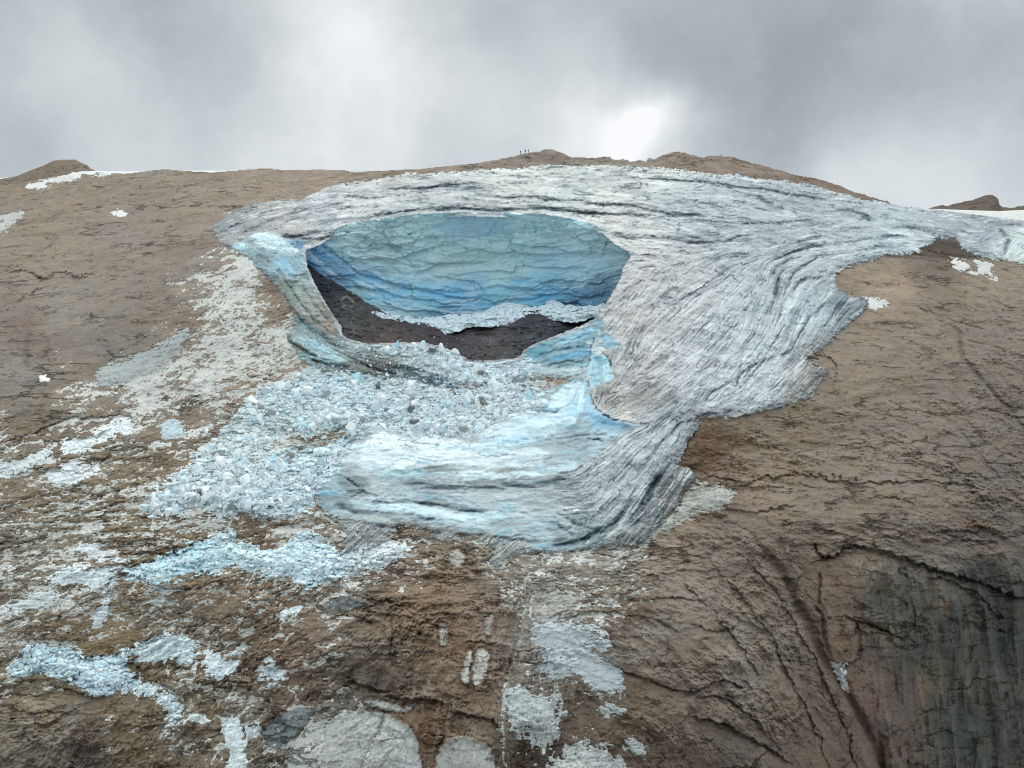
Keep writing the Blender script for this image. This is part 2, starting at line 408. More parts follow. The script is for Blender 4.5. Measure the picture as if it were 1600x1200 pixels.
SNOW = [  # outline, label, colour, patchiness
    ([(37, 293), (60, 284), (85, 280), (112, 271), (150, 268), (175, 270), (155, 272), (125, 275), (110, 281), (80, 286), (62, 293)], 'thin white snow strip below the small knoll at upper left', (205, 205, 203), .1),
    ([(-40, 352), (0, 345), (20, 338), (38, 334), (20, 345), (10, 358), (0, 364), (-40, 372)], 'narrow grey snow streak at the left edge high on the brown slab', (178, 178, 174), .1),
    ([(177, 332), (187, 329), (197, 332), (190, 335), (180, 335)], 'tiny oval snow spot on the brown slab at upper left', (210, 210, 207), 0),
    ([(60, 592), (68, 589), (78, 591), (74, 595), (63, 595)], 'tiny oval snow spot on the grey slab left of centre', (215, 215, 212), 0),
    ([(150, 577), (175, 565), (195, 560), (215, 554), (250, 545), (272, 528), (287, 516), (297, 514), (290, 530), (277, 548), (262, 568), (250, 581), (220, 591), (162, 602), (150, 592)], 'long grey ice sheet pointing up right on the left slab', (160, 164, 163), .3),
    ([(95, 696), (107, 685), (140, 682), (160, 670), (180, 660), (200, 657), (206, 672), (182, 682), (150, 697), (120, 706), (97, 708)], 'bright snow strip left of the rubble, upper of three', (208, 214, 214), .3),
    ([(-60, 745), (0, 722), (37, 712), (80, 702), (90, 710), (50, 731), (42, 743), (15, 741), (-60, 770)], 'pale snow patch at the left edge below the dark ledge', (192, 198, 198), .5),
    ([(72, 741), (100, 727), (150, 724), (156, 733), (125, 756), (105, 758), (87, 753)], 'white triangular snow patch left of the rubble, lowest of three', (212, 217, 218), .2),
    ([(248, 664), (262, 658), (281, 657), (280, 670), (291, 678), (272, 688), (256, 684)], 'blue grey ice scrap standing alone between snow and rubble', (176, 190, 194), .1),
    ([(228, 700), (250, 692), (272, 687), (290, 678), (330, 668), (325, 676), (285, 688), (250, 697)], 'thin snow stripe running right below the blue grey scrap', (198, 200, 198), .4),
    ([(213, 1012), (240, 998), (262, 986), (280, 992), (305, 1000), (306, 1030), (300, 1040), (265, 1034), (240, 1036), (215, 1040)], 'bright triangular ice patch above the lower rubble stream', (206, 218, 221), .35),
    ([(316, 1038), (322, 1022), (335, 1015), (345, 1026), (378, 1036), (360, 1048), (345, 1060), (330, 1055)], 'small ragged ice patch right of the bright triangular one', (206, 217, 220), .3),
    ([(350, 1018), (370, 1015), (386, 1012), (375, 1025), (355, 1026)], 'sliver of ice just above the small ragged patch', (196, 202, 203), .3),
    ([(398, 1062), (408, 1045), (422, 1030), (432, 1040), (447, 1055), (430, 1068), (415, 1070)], 'round ice patch on brown rock left of the cracked boulders', (198, 208, 211), .5),
    ([(140, 975), (155, 950), (166, 930), (169, 950), (166, 968), (152, 978)], 'steep snow wedge under the brown step at lower left', (205, 212, 215), .2),
    ([(0, 945), (40, 930), (75, 922), (110, 925), (75, 945), (0, 960)], 'dusty snow band at the left edge above the lower stream', (186, 192, 192), .6),
    ([(70, 905), (110, 885), (140, 885), (195, 890), (180, 905), (165, 925), (150, 915), (120, 915), (90, 912)], 'white snow bank at the lower left end of the ice stream', (204, 212, 214), .5),
    ([(125, 855), (140, 848), (155, 855), (175, 868), (210, 878), (200, 884), (165, 874), (130, 866)], 'curved snow strip left of the cyan ice stream', (206, 211, 212), .5),
    ([(293, 1125), (305, 1112), (318, 1115), (335, 1133), (310, 1130)], 'little snow cap below the end of the lower stream', (205, 212, 213), .1),
    ([(343, 1122), (368, 1120), (376, 1140), (385, 1180), (384, 1215), (348, 1215), (362, 1180), (350, 1145)], 'vertical snow runnel at the bottom edge left of the grey boulders', (204, 212, 213), .3),
    ([(380, 1135), (395, 1130), (405, 1128), (400, 1145), (390, 1152)], 'small snow chip beside the vertical runnel', (200, 208, 210), .2),
    ([(230, 915), (245, 905), (282, 922), (270, 940), (240, 955), (228, 958), (250, 930)], 'speckled dusty snow patch on brown rock at lower left', (180, 184, 182), .9),
    ([(437, 960), (450, 953), (470, 948), (465, 960), (440, 967)], 'small snow chip on brown rock below the ice stream', (205, 212, 214), .2),
    ([(1486, 408), (1495, 409), (1510, 412), (1514, 420), (1525, 427), (1520, 426), (1505, 421), (1495, 417)], 'left one of two small snow patches under the dark outcrop', (190, 190, 186), .1),
    ([(1525, 414), (1532, 411), (1545, 414), (1550, 422), (1560, 426), (1558, 431), (1545, 430), (1530, 421)], 'right one of two small snow patches under the dark outcrop', (186, 187, 184), .1),
    ([(1345, 465), (1360, 466), (1372, 470), (1387, 471), (1378, 475), (1370, 480), (1362, 478)], 'small snow patch at the glacier edge below the dark outcrop', (196, 197, 193), .1),
    ([(1298, 1033), (1308, 1038), (1318, 1040), (1322, 1055), (1326, 1073), (1330, 1080), (1322, 1072), (1312, 1055)], 'white snow tongue wedged in the cleft of the right cliff', (186, 190, 192), 0),
    ([(1083, 752), (1100, 755), (1112, 762), (1125, 757), (1138, 760), (1155, 770), (1140, 783), (1100, 800), (1050, 822), (1000, 850), (985, 850), (1020, 830), (1060, 795)], 'grey snow fan below the ice tongue, pointing right', (158, 158, 152), .2),
    ([(830, 976), (845, 968), (865, 966), (905, 975), (940, 988), (957, 1003), (935, 1015), (930, 1022), (950, 1040), (968, 1052), (978, 1082), (955, 1084), (930, 1072), (905, 1058), (865, 1062), (838, 1050), (842, 1020)], 'large pale patch of ice dust on rock below the glacier snout', (168, 174, 175), .6),
    ([(788, 1076), (800, 1072), (816, 1073), (832, 1090), (870, 1084), (878, 1110), (875, 1142), (850, 1166), (820, 1152), (790, 1122)], 'pale dusty rock patch right of the long crack', (165, 170, 170), .7),
    ([(880, 1175), (920, 1157), (950, 1165), (975, 1190), (980, 1215), (840, 1215), (860, 1195)], 'pale dusty patch at the bottom edge right of the crack', (168, 172, 170), .8),
    ([(970, 1146), (985, 1150), (1005, 1165), (1012, 1178), (995, 1176), (980, 1163)], 'slanting pale streak on dark brown rock near the bottom edge', (165, 170, 170), .5),
    ([(930, 1103), (955, 1100), (972, 1107), (965, 1113), (940, 1110)], 'small pale streak below the large dust patch', (160, 166, 166), .4),
]
s_gl = sdf(P_GL, w1=3.0, w2=3.2)
s_cav = sdf(P_CAV, w1=0.8, w2=1.2)
s_wall = sdf(P_WALL, w1=1.5, w2=1.5)
s_slab = sdf(P_SLAB, w1=4, w2=2)
s_left = sdf(P_LEFT, w1=2, w2=1.5)
s_shard = sdf(P_SHARD, w1=1.5, w2=1.5)
s_rub = np.minimum(np.maximum(sdf(P_RUB, w1=12, w2=7), sdf(P_LIP, w1=2, w2=2)), -np.minimum(sdf(P_HOLE, w1=5, w2=4), 99) )
s_rub = np.minimum(s_rub, -sdf(P_HOLE2, w1=3, w2=2))
s_tong = [sdf(p, w1=4, w2=3) for p in RUBBLE_TONGUES]
print('sdf', time.time() - T0)

# ------------------------------------------------------------------ flow directions and streak textures
R_ST = [[(-300, 420), (0, 380), (200, 340), (400, 300), (540, 275)], [(-300, 600), (0, 500), (200, 440), (330, 400)], [(-300, 760), (0, 690), (150, 630), (300, 560), (380, 480)], [(0, 800), (150, 740), (300, 690), (420, 640)],
        [(-200, 900), (0, 860), (200, 820), (400, 800)], [(0, 960), (150, 900), (330, 850)], [(0, 1060), (200, 1020), (350, 960), (430, 880)], [(100, 1300), (200, 1150), (330, 980)], [(400, 1190), (480, 1080), (600, 1000)],
        [(560, 860), (700, 850), (800, 890)], [(560, 920), (700, 900), (800, 920)], [(600, 1060), (640, 960)], [(700, 1150), (730, 1000)], [(780, 1200), (800, 1050), (840, 930)],
        [(850, 900), (950, 890), (1100, 870)], [(880, 960), (1000, 1000), (1100, 1090), (1180, 1200)], [(1000, 900), (1120, 940), (1250, 1100), (1330, 1200)],
        [(1080, 680), (1200, 670), (1350, 690), (1470, 750), (1600, 880)], [(1080, 760), (1200, 750), (1330, 770), (1450, 800), (1600, 830)], [(1120, 820), (1200, 880), (1280, 1020), (1370, 1180)],
        [(1230, 640), (1330, 590), (1450, 580)], [(1330, 430), (1450, 440), (1600, 520), (1800, 600)], [(1400, 520), (1500, 580), (1600, 700)], [(1380, 900), (1380, 1100)], [(1480, 920), (1480, 1200)], [(1580, 900), (1590, 1200)],
        [(800, 250), (1000, 254), (1200, 268), (1350, 305)], [(1700, 700), (1900, 900)], [(1700, 1000), (1700, 1300)]]
G_ST = [[(345, 352), (400, 328), (480, 312), (560, 296), (640, 287), (850, 284), (1100, 292), (1300, 325), (1450, 352), (1600, 372), (1800, 400)], [(380, 365), (440, 345), (560, 322), (700, 308), (860, 312), (1000, 326), (1150, 345)],
        [(450, 358), (540, 344), (700, 327), (860, 326), (975, 337), (1050, 352)], [(950, 368), (1050, 376), (1137, 378), (1250, 368), (1400, 352)], [(1375, 372), (1275, 386), (1215, 410), (1195, 460), (1180, 520), (1120, 590), (1060, 660)],
        [(1300, 420), (1260, 470), (1230, 530), (1160, 610), (1090, 650)], [(1140, 400), (1060, 440), (1000, 500), (965, 560)], [(1180, 430), (1100, 510), (1020, 580), (950, 630)], [(1080, 600), (1020, 640), (970, 652)],
        [(1080, 650), (1040, 700), (990, 760), (930, 830)], [(1120, 620), (1060, 680), (1030, 740), (980, 810), (930, 850)], [(980, 690), (900, 750), (800, 755), (640, 752), (540, 755)], [(920, 800), (800, 800), (680, 790), (560, 775)],
        [(660, 840), (700, 810)], [(760, 860), (790, 830)], [(560, 860), (600, 820)], [(850, 850), (900, 840), (940, 815)],
        [(370, 385), (430, 430), (480, 500), (530, 545), (620, 575), (720, 600)], [(400, 372), (450, 378)], [(440, 400), (500, 500)], [(420, 510), (470, 555), (560, 582)],
        [(820, 560), (870, 545), (935, 530)], [(830, 575), (900, 570)], [(915, 590), (908, 640)], [(900, 660), (800, 668), (700, 700)], [(945, 560), (948, 600)], [(640, 690), (740, 710), (860, 700)], [(1590, 360), (1575, 400)], [(1560, 350), (1520, 380)]]
W_ST = [[(478, 392), (530, 430), (600, 462), (700, 482)], [(700, 478), (800, 474), (900, 462), (968, 440)], [(500, 375), (560, 420), (640, 445), (740, 452), (860, 440), (975, 415)], [(540, 360), (600, 395), (700, 412), (850, 404), (985, 396)],
        [(590, 350), (660, 375), (760, 380), (840, 362), (900, 352)], [(880, 350), (930, 380), (985, 395)], [(650, 345), (720, 355), (800, 345)]]


def pick(a, b, m):
    return np.where(m, a, b)


rx_, ry_ = flow(R_ST); gx_, gy_ = flow(G_ST); wx_, wy_ = flow(W_ST)
m_g = s_gl > 0; m_w = (s_cav > 0) & (s_wall > 0)
dx = pick(wx_, pick(gx_, rx_, m_g), m_w); dy = pick(wy_, pick(gy_, ry_, m_g), m_w)
# let the direction wander
th = np.where(m_g | m_w, WX * .14 + WX2 * .10 + .22 * fbm(U / 5, V / 5, 2, 91) * ~m_w, WX * 0.30 + WX2 * 0.22)
dx, dy = dx * np.cos(th) - dy * np.sin(th), dx * np.sin(th) + dy * np.cos(th)
dx = dx.astype(np.float32); dy = dy.astype(np.float32)


def lic(chs, L):
    jj, ii = np.meshgrid(np.arange(NX, dtype=np.float32), np.arange(NY, dtype=np.float32))
    acc = [c.copy() for c in chs]
    for sgn in (1, -1):
        pj, pi = jj.copy(), ii.copy()
        for k in range(L):
            a = np.clip(pi + .5, 0, NY - 1).astype(np.int32); b = np.clip(pj + .5, 0, NX - 1).astype(np.int32)
            f = a * NX + b
            vx = dx.ravel()[f]; vy = dy.ravel()[f]
            if k:   # keep heading
                s = np.where(vx * px + vy * py < 0, -1, 1).astype(np.float32)
                vx = vx * s; vy = vy * s
            else:
                vx = vx * sgn; vy = vy * sgn
            pj += vx; pi += vy
            px, py = vx, vy
            a = np.clip(pi + .5, 0, NY - 1).astype(np.int32); b = np.clip(pj + .5, 0, NX - 1).astype(np.int32)
            f = a * NX + b
            w = 1 - k / L
            for q in range(len(chs)):
                acc[q] += w * chs[q].ravel()[f]
    return [nrmz(a) for a in acc]


white = rng.normal(0, 1, X.shape).astype(np.float32)
wh2 = rng.normal(0, 1, X.shape).astype(np.float32)
wh3 = rng.normal(0, 1, X.shape).astype(np.float32)
LF, = lic([white], 7)                                      # fine, short
LL, = lic([nrmz(rng.normal(0, 1, X.shape).astype(np.float32))], 60)       # hair-thin, long
LM, LMc = lic([nrmz(boxblur(wh2, 1)), nrmz(boxblur(wh3, 3))], 26)     # medium / coarse, long
LC = nrmz(boxblur(boxblur(LMc, 2), 2))
_t = .75 * fbm(U / 3.2, V / 3.2, 3, 93) + .35 * WX2
_dx, _dy = dx, dy
dx, dy = (_dx * np.cos(_t) - _dy * np.sin(_t)).astype(np.float32), (_dx * np.sin(_t) + _dy * np.cos(_t)).astype(np.float32)
LS, LS2 = lic([nrmz(boxblur(rng.normal(0, 1, X.shape).astype(np.float32), 1)), nrmz(rng.normal(0, 1, X.shape).astype(np.float32))], 12)   # short curling strokes
dx, dy = _dx, _dy
print('lic', time.time() - T0)

# ------------------------------------------------------------------ rock relief
N30 = fbm(U / 34, V / 34, 5, 100)
N8 = fbm(U / 9, V / 9, 4, 110, gain=.6)
R8 = fbm(U / 7, V / 5, 4, 120, gain=.55, ridged=True)
_wu = U + 1.6 * WX + .5 * WX2; _wv = V + 1.6 * WY + .5 * WY2
E7, C7, T7, _ = voro(_wu / 8.0, _wv / 4.6, 201)
E3, C3, T3, _ = voro(_wu / 3.4 + 7, _wv / 1.9, 202)
E1, C1, T1, _ = voro(_wu / 1.5 + 3, _wv / .95, 203)
CR7 = np.exp(-(E7 / .07) ** 2); CR3 = np.exp(-(E3 / .12) ** 2); CR1 = np.exp(-(E1 / .2) ** 2)
PAT = sstep(-.6, .9, fbm(U / 16, V / 16, 3, 205))          # where the rock is broken up
R2 = fbm(U / 1.8, V / 1.5, 3, 130, gain=.6, ridged=True)
N1 = fbm(U / 1.0, V / 0.8, 3, 140, gain=.7)
rough_pts = [(100, 320, (120,) * 3), (300, 400, (130,) * 3), (100, 560, (70,) * 3), (200, 480, (90,) * 3), (450, 280, (90,) * 3), (1000, 255, (150,) * 3), (300, 620, (170,) * 3), (100, 800, (220,) * 3), (300, 1000, (240,) * 3), (100, 1150, (190,) * 3),
             (650, 1000, (255,) * 3), (900, 1000, (230,) * 3), (900, 1150, (180,) * 3), (1000, 1020, (140,) * 3), (1150, 950, (210,) * 3), (1200, 700, (200,) * 3), (1400, 480, (130,) * 3), (1350, 540, (110,) * 3), (1450, 720, (190,) * 3), (1300, 800, (150,) * 3),
             (1500, 800, (220,) * 3), (1480, 1050, (110,) * 3), (1400, 900, (170,) * 3), (1570, 600, (200,) * 3), (1150, 1120, (220,) * 3), (500, 800, (230,) * 3)]
ROUGH = colours(rough_pts, 10)[..., 0]
BIG = .40 + .85 * sstep(-.5, .6, fbm(U / 20, V / 14, 3, 604))
ROUGH = ROUGH * BIG
rel = 2.2 * N30 + ROUGH * (1.1 * R8 + 0.7 * N8 + 0.34 * LC + 0.14 * LMc + 0.05 * LM + 0.25 * R2 + 0.16 * N1 + (.5 + .8 * PAT) * (1.1 * C7 + 1.0 * T7 - .7 * CR7 + .6 * C3 + .6 * T3 - .32 * CR3 + .22 * C1 + .2 * T1 - .1 * CR1)) + 0.10 * N8 + 0.03 * LM + 0.08 * LMc + 0.05 * R2 + .06 * T3 + .04 * C1 + .03 * N1
DARK = np.zeros(X.shape, np.float32)


def saw(a):
    f = a - np.floor(a)
    return np.where(f < .88, f / .88, (1 - f) / .12) - .5


SW1 = saw(LC * 1.1 + N8 * .5 + N30)
SW2 = saw(LMc * .9 + R2 * .3 + N8 * .6)
rel += ROUGH * (.75 * SW1 + .35 * SW2 + .07 * LF) + .10 * SW1 + .10 * SW2 + .03 * LF


def ledge(pts, h, w, dark=0.0):
    s, d, sd, f = line(pts, w * 5, 6.0 if w >= 7 else 3.0, 4.0)
    h = h * np.clip(.8 + .7 * N8[s] + .5 * N30[s], .1, 2)
    below = sd > 0
    rel[s] -= np.where(below, h * np.exp(-d / w), 0) * f
    rel[s] += np.where(~below, 0.35 * h * np.exp(-d / (2 * w)), 0) * f
    if dark:
        DARK[s] = np.maximum(DARK[s], dark * np.exp(-(d / 2.0) ** 2) * f)


def crack(pts, h, w, dark=0.35):
    s, d, sd, f = line(pts, w * 4 + 6)
    rel[s] -= h * np.exp(-(d / w) ** 2) * f
    DARK[s] = np.maximum(DARK[s], dark * np.exp(-(d / (w * .8)) ** 2) * f)


LEDGES = [([(0, 425), (40, 422), (65, 437), (90, 425), (125, 432), (160, 425)], 1.5, 5), ([(70, 372), (90, 373), (110, 370)], .8, 4), ([(215, 375), (235, 380), (250, 374)], .8, 4), ([(225, 398), (255, 403), (268, 411), (290, 412)], .8, 4),
          ([(0, 690), (50, 680), (110, 650), (190, 650), (205, 658)], 2.2, 9), ([(0, 702), (45, 685), (90, 690), (150, 682), (180, 668)], 1.4, 6), ([(0, 745), (60, 735), (140, 735), (180, 705), (240, 700)], 1.4, 7),
          ([(170, 895), (200, 883), (262, 870), (330, 840)], 1.5, 7), ([(165, 935), (172, 900), (200, 897), (260, 920), (310, 915), (360, 905)], 1.6, 7), ([(210, 1035), (225, 1062), (270, 1075), (295, 1098)], 2.2, 7),
          ([(100, 1020), (150, 1025), (190, 1018), (230, 1005), (260, 985)], 1.8, 8), ([(500, 900), (560, 930), (620, 935)], 1.5, 7), ([(440, 920), (520, 960), (600, 970)], 1.2, 8), ([(570, 870), (620, 862), (700, 868), (760, 880)], 1.0, 5),
          ([(530, 1050), (560, 1065), (600, 1078), (640, 1092), (700, 1100)], 2.6, 10), ([(700, 1095), (710, 1110), (770, 1120), (785, 1140)], 1.8, 8), ([(720, 1003), (750, 1000), (780, 1005)], 1.3, 5),
          ([(880, 970), (920, 955), (1000, 960), (1060, 985)], 1.4, 10), ([(860, 920), (960, 935), (1060, 930), (1100, 935)], 1.1, 7), ([(930, 1025), (970, 1045), (1000, 1058), (1030, 1065), (1066, 1080), (1085, 1078)], 2.2, 7),
          ([(1070, 975), (1120, 985), (1150, 975)], 1.1, 6), ([(1066, 1085), (1100, 1075), (1130, 1060), (1170, 1075)], 1.6, 8), ([(1070, 1115), (1130, 1130), (1200, 1165), (1250, 1200)], 2.6, 12), ([(1130, 770), (1200, 740), (1280, 745), (1330, 752), (1450, 750), (1520, 760)], 1.5, 7),
          ([(1120, 790), (1180, 800), (1250, 790)], 1.0, 6), ([(1150, 860), (1200, 905), (1240, 970), (1275, 1030), (1300, 1090), (1330, 1160), (1345, 1230)], 1.5, 10), ([(1100, 870), (1160, 930), (1210, 1000), (1240, 1070), (1280, 1150), (1300, 1220)], 1.3, 10), ([(1060, 900), (1110, 950), (1160, 1010), (1190, 1060)], 1.1, 9),
          ([(1290, 965), (1310, 962), (1335, 966)], 1.0, 4), ([(1080, 1090), (1130, 1090), (1190, 1130), (1230, 1180)], 1.4, 8), ([(1440, 900), (1480, 905), (1530, 930), (1560, 960), (1600, 955)], 1.4, 7), ([(1350, 780), (1400, 775), (1440, 790)], .8, 6), ([(1350, 640), (1400, 650), (1450, 670)], .7, 6), ([(880, 1000), (930, 1015)], .6, 5),
          ([(1270, 850), (1290, 870), (1330, 850), (1380, 862), (1420, 872), (1450, 885), (1520, 905), (1600, 935), (1700, 960)], 3.4, 14), ([(1385, 866), (1400, 870), (1415, 875)], 1.6, 4), ([(1180, 700), (1260, 690), (1360, 700), (1450, 720)], .9, 6),
          ([(1330, 440), (1400, 443), (1470, 452)], .9, 5), ([(1440, 385), (1460, 395), (1500, 400), (1530, 405)], 1.3, 5), ([(1300, 500), (1360, 510), (1420, 505)], .6, 6), ([(1320, 965), (1370, 978), (1420, 1000)], .9, 4), ([(1300, 1030), (1320, 1036), (1340, 1028), (1345, 1010)], 2.6, 5),
          ([(1470, 960), (1520, 975), (1570, 985), (1600, 982)], 1.2, 8), ([(1080, 680), (1150, 690), (1200, 680)], .8, 5), ([(1066, 720), (1110, 745), (1160, 750)], 1.0, 6), ([(1250, 560), (1290, 555), (1310, 570), (1305, 590)], 1.2, 4),
          ([(1430, 480), (1490, 500), (1540, 515)], .9, 6), ([(950, 893), (1010, 900), (1080, 890)], .9, 5), ([(600, 905), (680, 900), (760, 905)], .9, 5), ([(0, 1060), (60, 1062), (130, 1085), (190, 1090)], 1.5, 9), ([(180, 1130), (240, 1135), (290, 1120)], 1.0, 6),
          ([(335, 1080), (380, 1075), (400, 1080)], 1.0, 6), ([(460, 1080), (480, 1110), (520, 1115)], 1.5, 7)]
for p, h, w in LEDGES:
    ledge(p, h, w)
CRACKS = [([(835, 925), (815, 960), (812, 990), (795, 1040), (788, 1080), (785, 1130), (788, 1200), (790, 1300)], 1.2, 3, .3), ([(1180, 845), (1200, 870), (1225, 900), (1240, 935), (1270, 985), (1285, 1025), (1310, 1060), (1335, 1105), (1360, 1150), (1380, 1210), (1400, 1320)], 4.5, 9, .25),
          ([(1270, 945), (1285, 960), (1290, 1000), (1300, 1030)], 2.2, 3, .5), ([(1281, 890), (1281, 920), (1280, 945)], 1.6, 2.5, .5), ([(1272, 850), (1285, 872), (1305, 860), (1330, 845)], 1.2, 3, .3), ([(1318, 963), (1345, 972), (1380, 985), (1415, 1002)], .8, 1.6, .5),
          ([(1338, 968), (1341, 985), (1345, 1010), (1335, 1030)], 1.2, 2, .5), ([(1470, 500), (1500, 520), (1505, 560), (1545, 605), (1560, 625), (1580, 640), (1595, 665), (1620, 700)], 2.0, 4, .4), ([(1460, 635), (1490, 665), (1520, 700), (1545, 730), (1580, 770), (1620, 810)], 1.4, 5, .2),
          ([(1280, 738), (1283, 745)], 1.4, 2, .6), ([(1300, 740), (1303, 748)], 1.4, 2, .6), ([(1311, 742), (1314, 752)], 1.6, 2, .6), ([(1336, 744), (1339, 752)], 1.4, 2, .6), ([(1088, 656), (1085, 672), (1073, 688), (1066, 706), (1060, 720), (1048, 728)], 3.0, 4, .5),
          ([(1100, 800), (1170, 830), (1200, 870)], .8, 3, .2), ([(610, 965), (612, 1000), (606, 1030)], .9, 2, .4), ([(625, 975), (628, 1010)], .8, 2, .4), ([(740, 1018), (736, 1045), (733, 1066)], 1.0, 2, .5), ([(45, 515), (38, 560), (44, 578)], .8, 5, .25),
          ([(60, 432), (67, 440)], 1.2, 5, .4), ([(112, 432), (120, 436)], 1.0, 4, .4), ([(372, 790), (352, 835)], .8, 2, .3), ([(330, 950), (315, 1000), (300, 1060), (296, 1120)], .4, 3, 0), ([(1040, 985), (1045, 1020), (1030, 1062)], .5, 1.6, .3),
          ([(604, 1108), (592, 1140), (580, 1165), (560, 1215)], 1.5, 4, .75), ([(512, 1128), (500, 1165), (495, 1210)], 1.2, 4, .6), ([(1372, 1080), (1370, 1120)], .6, 2, .3), ([(1470, 1080), (1468, 1130)], .6, 1.5, .3), ([(1495, 960), (1500, 1000)], .8, 2, .3), ([(1420, 930), (1430, 960), (1428, 985)], .8, 2, .3)]
for p, h, w, dk in CRACKS:
    crack(p, h, w, dk)


def blob(x, y, rx, ry, h, rot=0.0, pw=2):
    c, s = math.cos(math.radians(rot)), math.sin(math.radians(rot))
    px_ = (X - x) * c + (Y - y) * s; py_ = -(X - x) * s + (Y - y) * c
    return h * np.exp(-((np.abs(px_ + 3 * WX) / rx) ** pw + (np.abs(py_ + 3 * WY) / ry) ** pw))


for b in [(1312, 1000, 24, 34, 3.0, 0, 4), (740, 1045, 20, 26, 1.6, 15, 4), (1400, 455, 70, 30, 2.5, 0, 2), (575, 1160, 85, 45, 3.0, 0, 4), (730, 1175, 42, 26, 2.2, 0, 4), (740, 1110, 55, 45, 2.5, 0, 2), (600, 1010, 90, 55, 3.0, 0, 2),
          (1130, 1150, 120, 60, 4, 30, 2), (250, 920, 80, 22, 2.0, -5, 3), (260, 1060, 60, 30, 2.0, 0, 2), (1550, 890, 60, 40, 3, 0, 2), (1340, 900, 60, 40, 2, 0, 2), (850, 1165, 45, 30, -2.5, 0, 2), (250, 480, 110, 60, 3, 0, 2),
          (60, 1150, 120, 60, 3, 0, 2), (1540, 900, 22, 22, -2.0, 0, 2), (1250, 820, 120, 50, 3, 0, 2), (1470, 400, 40, 16, 1.5, 0, 2), (420, 640, 80, 25, 2.0, 0, 2), (950, 1010, 60, 40, 1.5, 0, 2)]:
    rel += blob(*b)
PALE = [([(732, 1016), (739, 1018), (737, 1040), (733, 1066), (724, 1068), (720, 1060), (727, 1035)], (158, 156, 150)), ([(745, 1016), (756, 1013), (764, 1018), (762, 1040), (755, 1066), (740, 1070), (738, 1060), (742, 1035)], (158, 157, 152)),
             ([(440, 1230), (452, 1175), (478, 1135), (512, 1128), (545, 1112), (600, 1110), (640, 1135), (655, 1165), (658, 1230)], (158, 162, 160)), ([(680, 1225), (682, 1172), (700, 1155), (725, 1150), (750, 1158), (772, 1172), (778, 1225)], (152, 155, 152)),
             ([(405, 1140), (440, 1115), (475, 1102), (490, 1115), (470, 1145), (440, 1170), (420, 1172)], (96, 104, 108)), ([(560, 1096), (590, 1092), (625, 1105), (650, 1100), (640, 1112), (600, 1108)], (146, 148, 144)),
             ([(683, 978), (695, 975), (700, 990), (697, 1010), (688, 1008)], (150, 148, 142)), ([(760, 965), (770, 962), (772, 985), (765, 995), (758, 990)], (130, 126, 120)), ([(705, 862), (720, 858), (730, 875), (715, 890), (703, 880)], (150, 148, 142)), ([(770, 858), (800, 870), (790, 890), (768, 888)], (142, 142, 136)),
             ([(835, 930), (860, 918), (890, 925), (905, 945), (870, 960), (840, 975), (830, 955)], (150, 148, 142)), ([(500, 950), (520, 930), (575, 935), (560, 950), (520, 958)], (76, 82, 86))]
for p, c in PALE:
    _s = sdf(p, w1=2, w2=2)
    _m = sstep(-1, 6, _s)
    rel = rel * (1 - .45 * _m) + np.sqrt(np.clip(_s + 1, 0, 12) / 12) * .9 - .6 * np.exp(-((_s + 3) / 2.5) ** 2)
_cl = sstep(1330, 1400, X + 6 * WX) * sstep(870, 930, Y + 10 * WX)
rel += _cl * (2.2 * fbm(U / 9, V / 45, 3, 610, .5, True) + 1.0 * C7 + .6 * C3 * sstep(-.2, .6, N8))
print('relief', time.time() - T0)

# ------------------------------------------------------------------ depth of every surface
D_floor = tps([(480, 420, 400), (500, 450, 394), (530, 500, 384), (560, 530, 372), (640, 500, 402), (590, 480, 404), (640, 535, 370), (740, 500, 408), (740, 565, 362), (820, 550, 366), (900, 500, 400), (936, 497, 394), (870, 520, 380), (740, 420, 430), (560, 400, 425), (960, 420, 425), (740, 640, 350), (480, 560, 360)], X, Y)
D_wall = tps([(470, 380, 396), (540, 355, 409), (590, 346, 408), (642, 339, 406), (712, 335, 404), (840, 338, 404), (960, 370, 402), (992, 395, 396), (500, 400, 404), (600, 400, 417), (740, 400, 421), (880, 400, 418), (960, 420, 408),
              (500, 430, 406), (560, 462, 415), (640, 495, 418), (740, 490, 422), (860, 475, 421), (950, 470, 408), (740, 560, 425), (500, 520, 410), (980, 520, 410)], X, Y)
cav = s_cav > 0
D_rock = D0 - rel
D_floor = D_floor - 0.8 * N30 - 0.8 * N8 - 1.0 * C3 - 1.0 * T3 - .5 * C1 - 0.35 * R2 - .2 * N1
thick = 2.6 + 0.6 * N8 + 1.6 * sstep(900, 1150, X)
edge = np.sqrt(np.clip(s_gl / PXM / 4.0, 0, 1)) * (thick + .2) + (.5 * R2 + .5 * C1 + .25 * N1 - .1) * sstep(14, 0, s_gl) + np.clip(s_gl / PXM, -3, 0) * 1.0
# floor is part of the bedrock; under the ice the rock sits a little deeper
cavin = sstep(-4, 4, s_cav)
D_bed = D_rock * (1 - cavin) + np.maximum(D_floor, 0) * cavin
D_bed = np.where(s_gl > 4, D_bed + 2.0 * sstep(4, 20, s_gl), D_bed)
D_bed = np.where(cav & (s_wall > -1), np.maximum(D_bed, D_wall + 3), D_bed)
relg = 0.25 * rel * 0 + 2.0 * N30
clean = sstep(-2, 3, LM + 1.2 * LMc + np.maximum(np.maximum(s_slab, s_shard), s_left))
GD = np.zeros(X.shape, np.float32)        # dirt lines on the glacier


def contour(f, width=1.0):
    """long thin lines of even width along the contours of a field"""
    gy, gx = np.gradient(f)
    c = np.abs(f - np.round(f)) / (np.hypot(gx, gy) + 1e-4)
    return np.exp(-(c / width) ** 2)


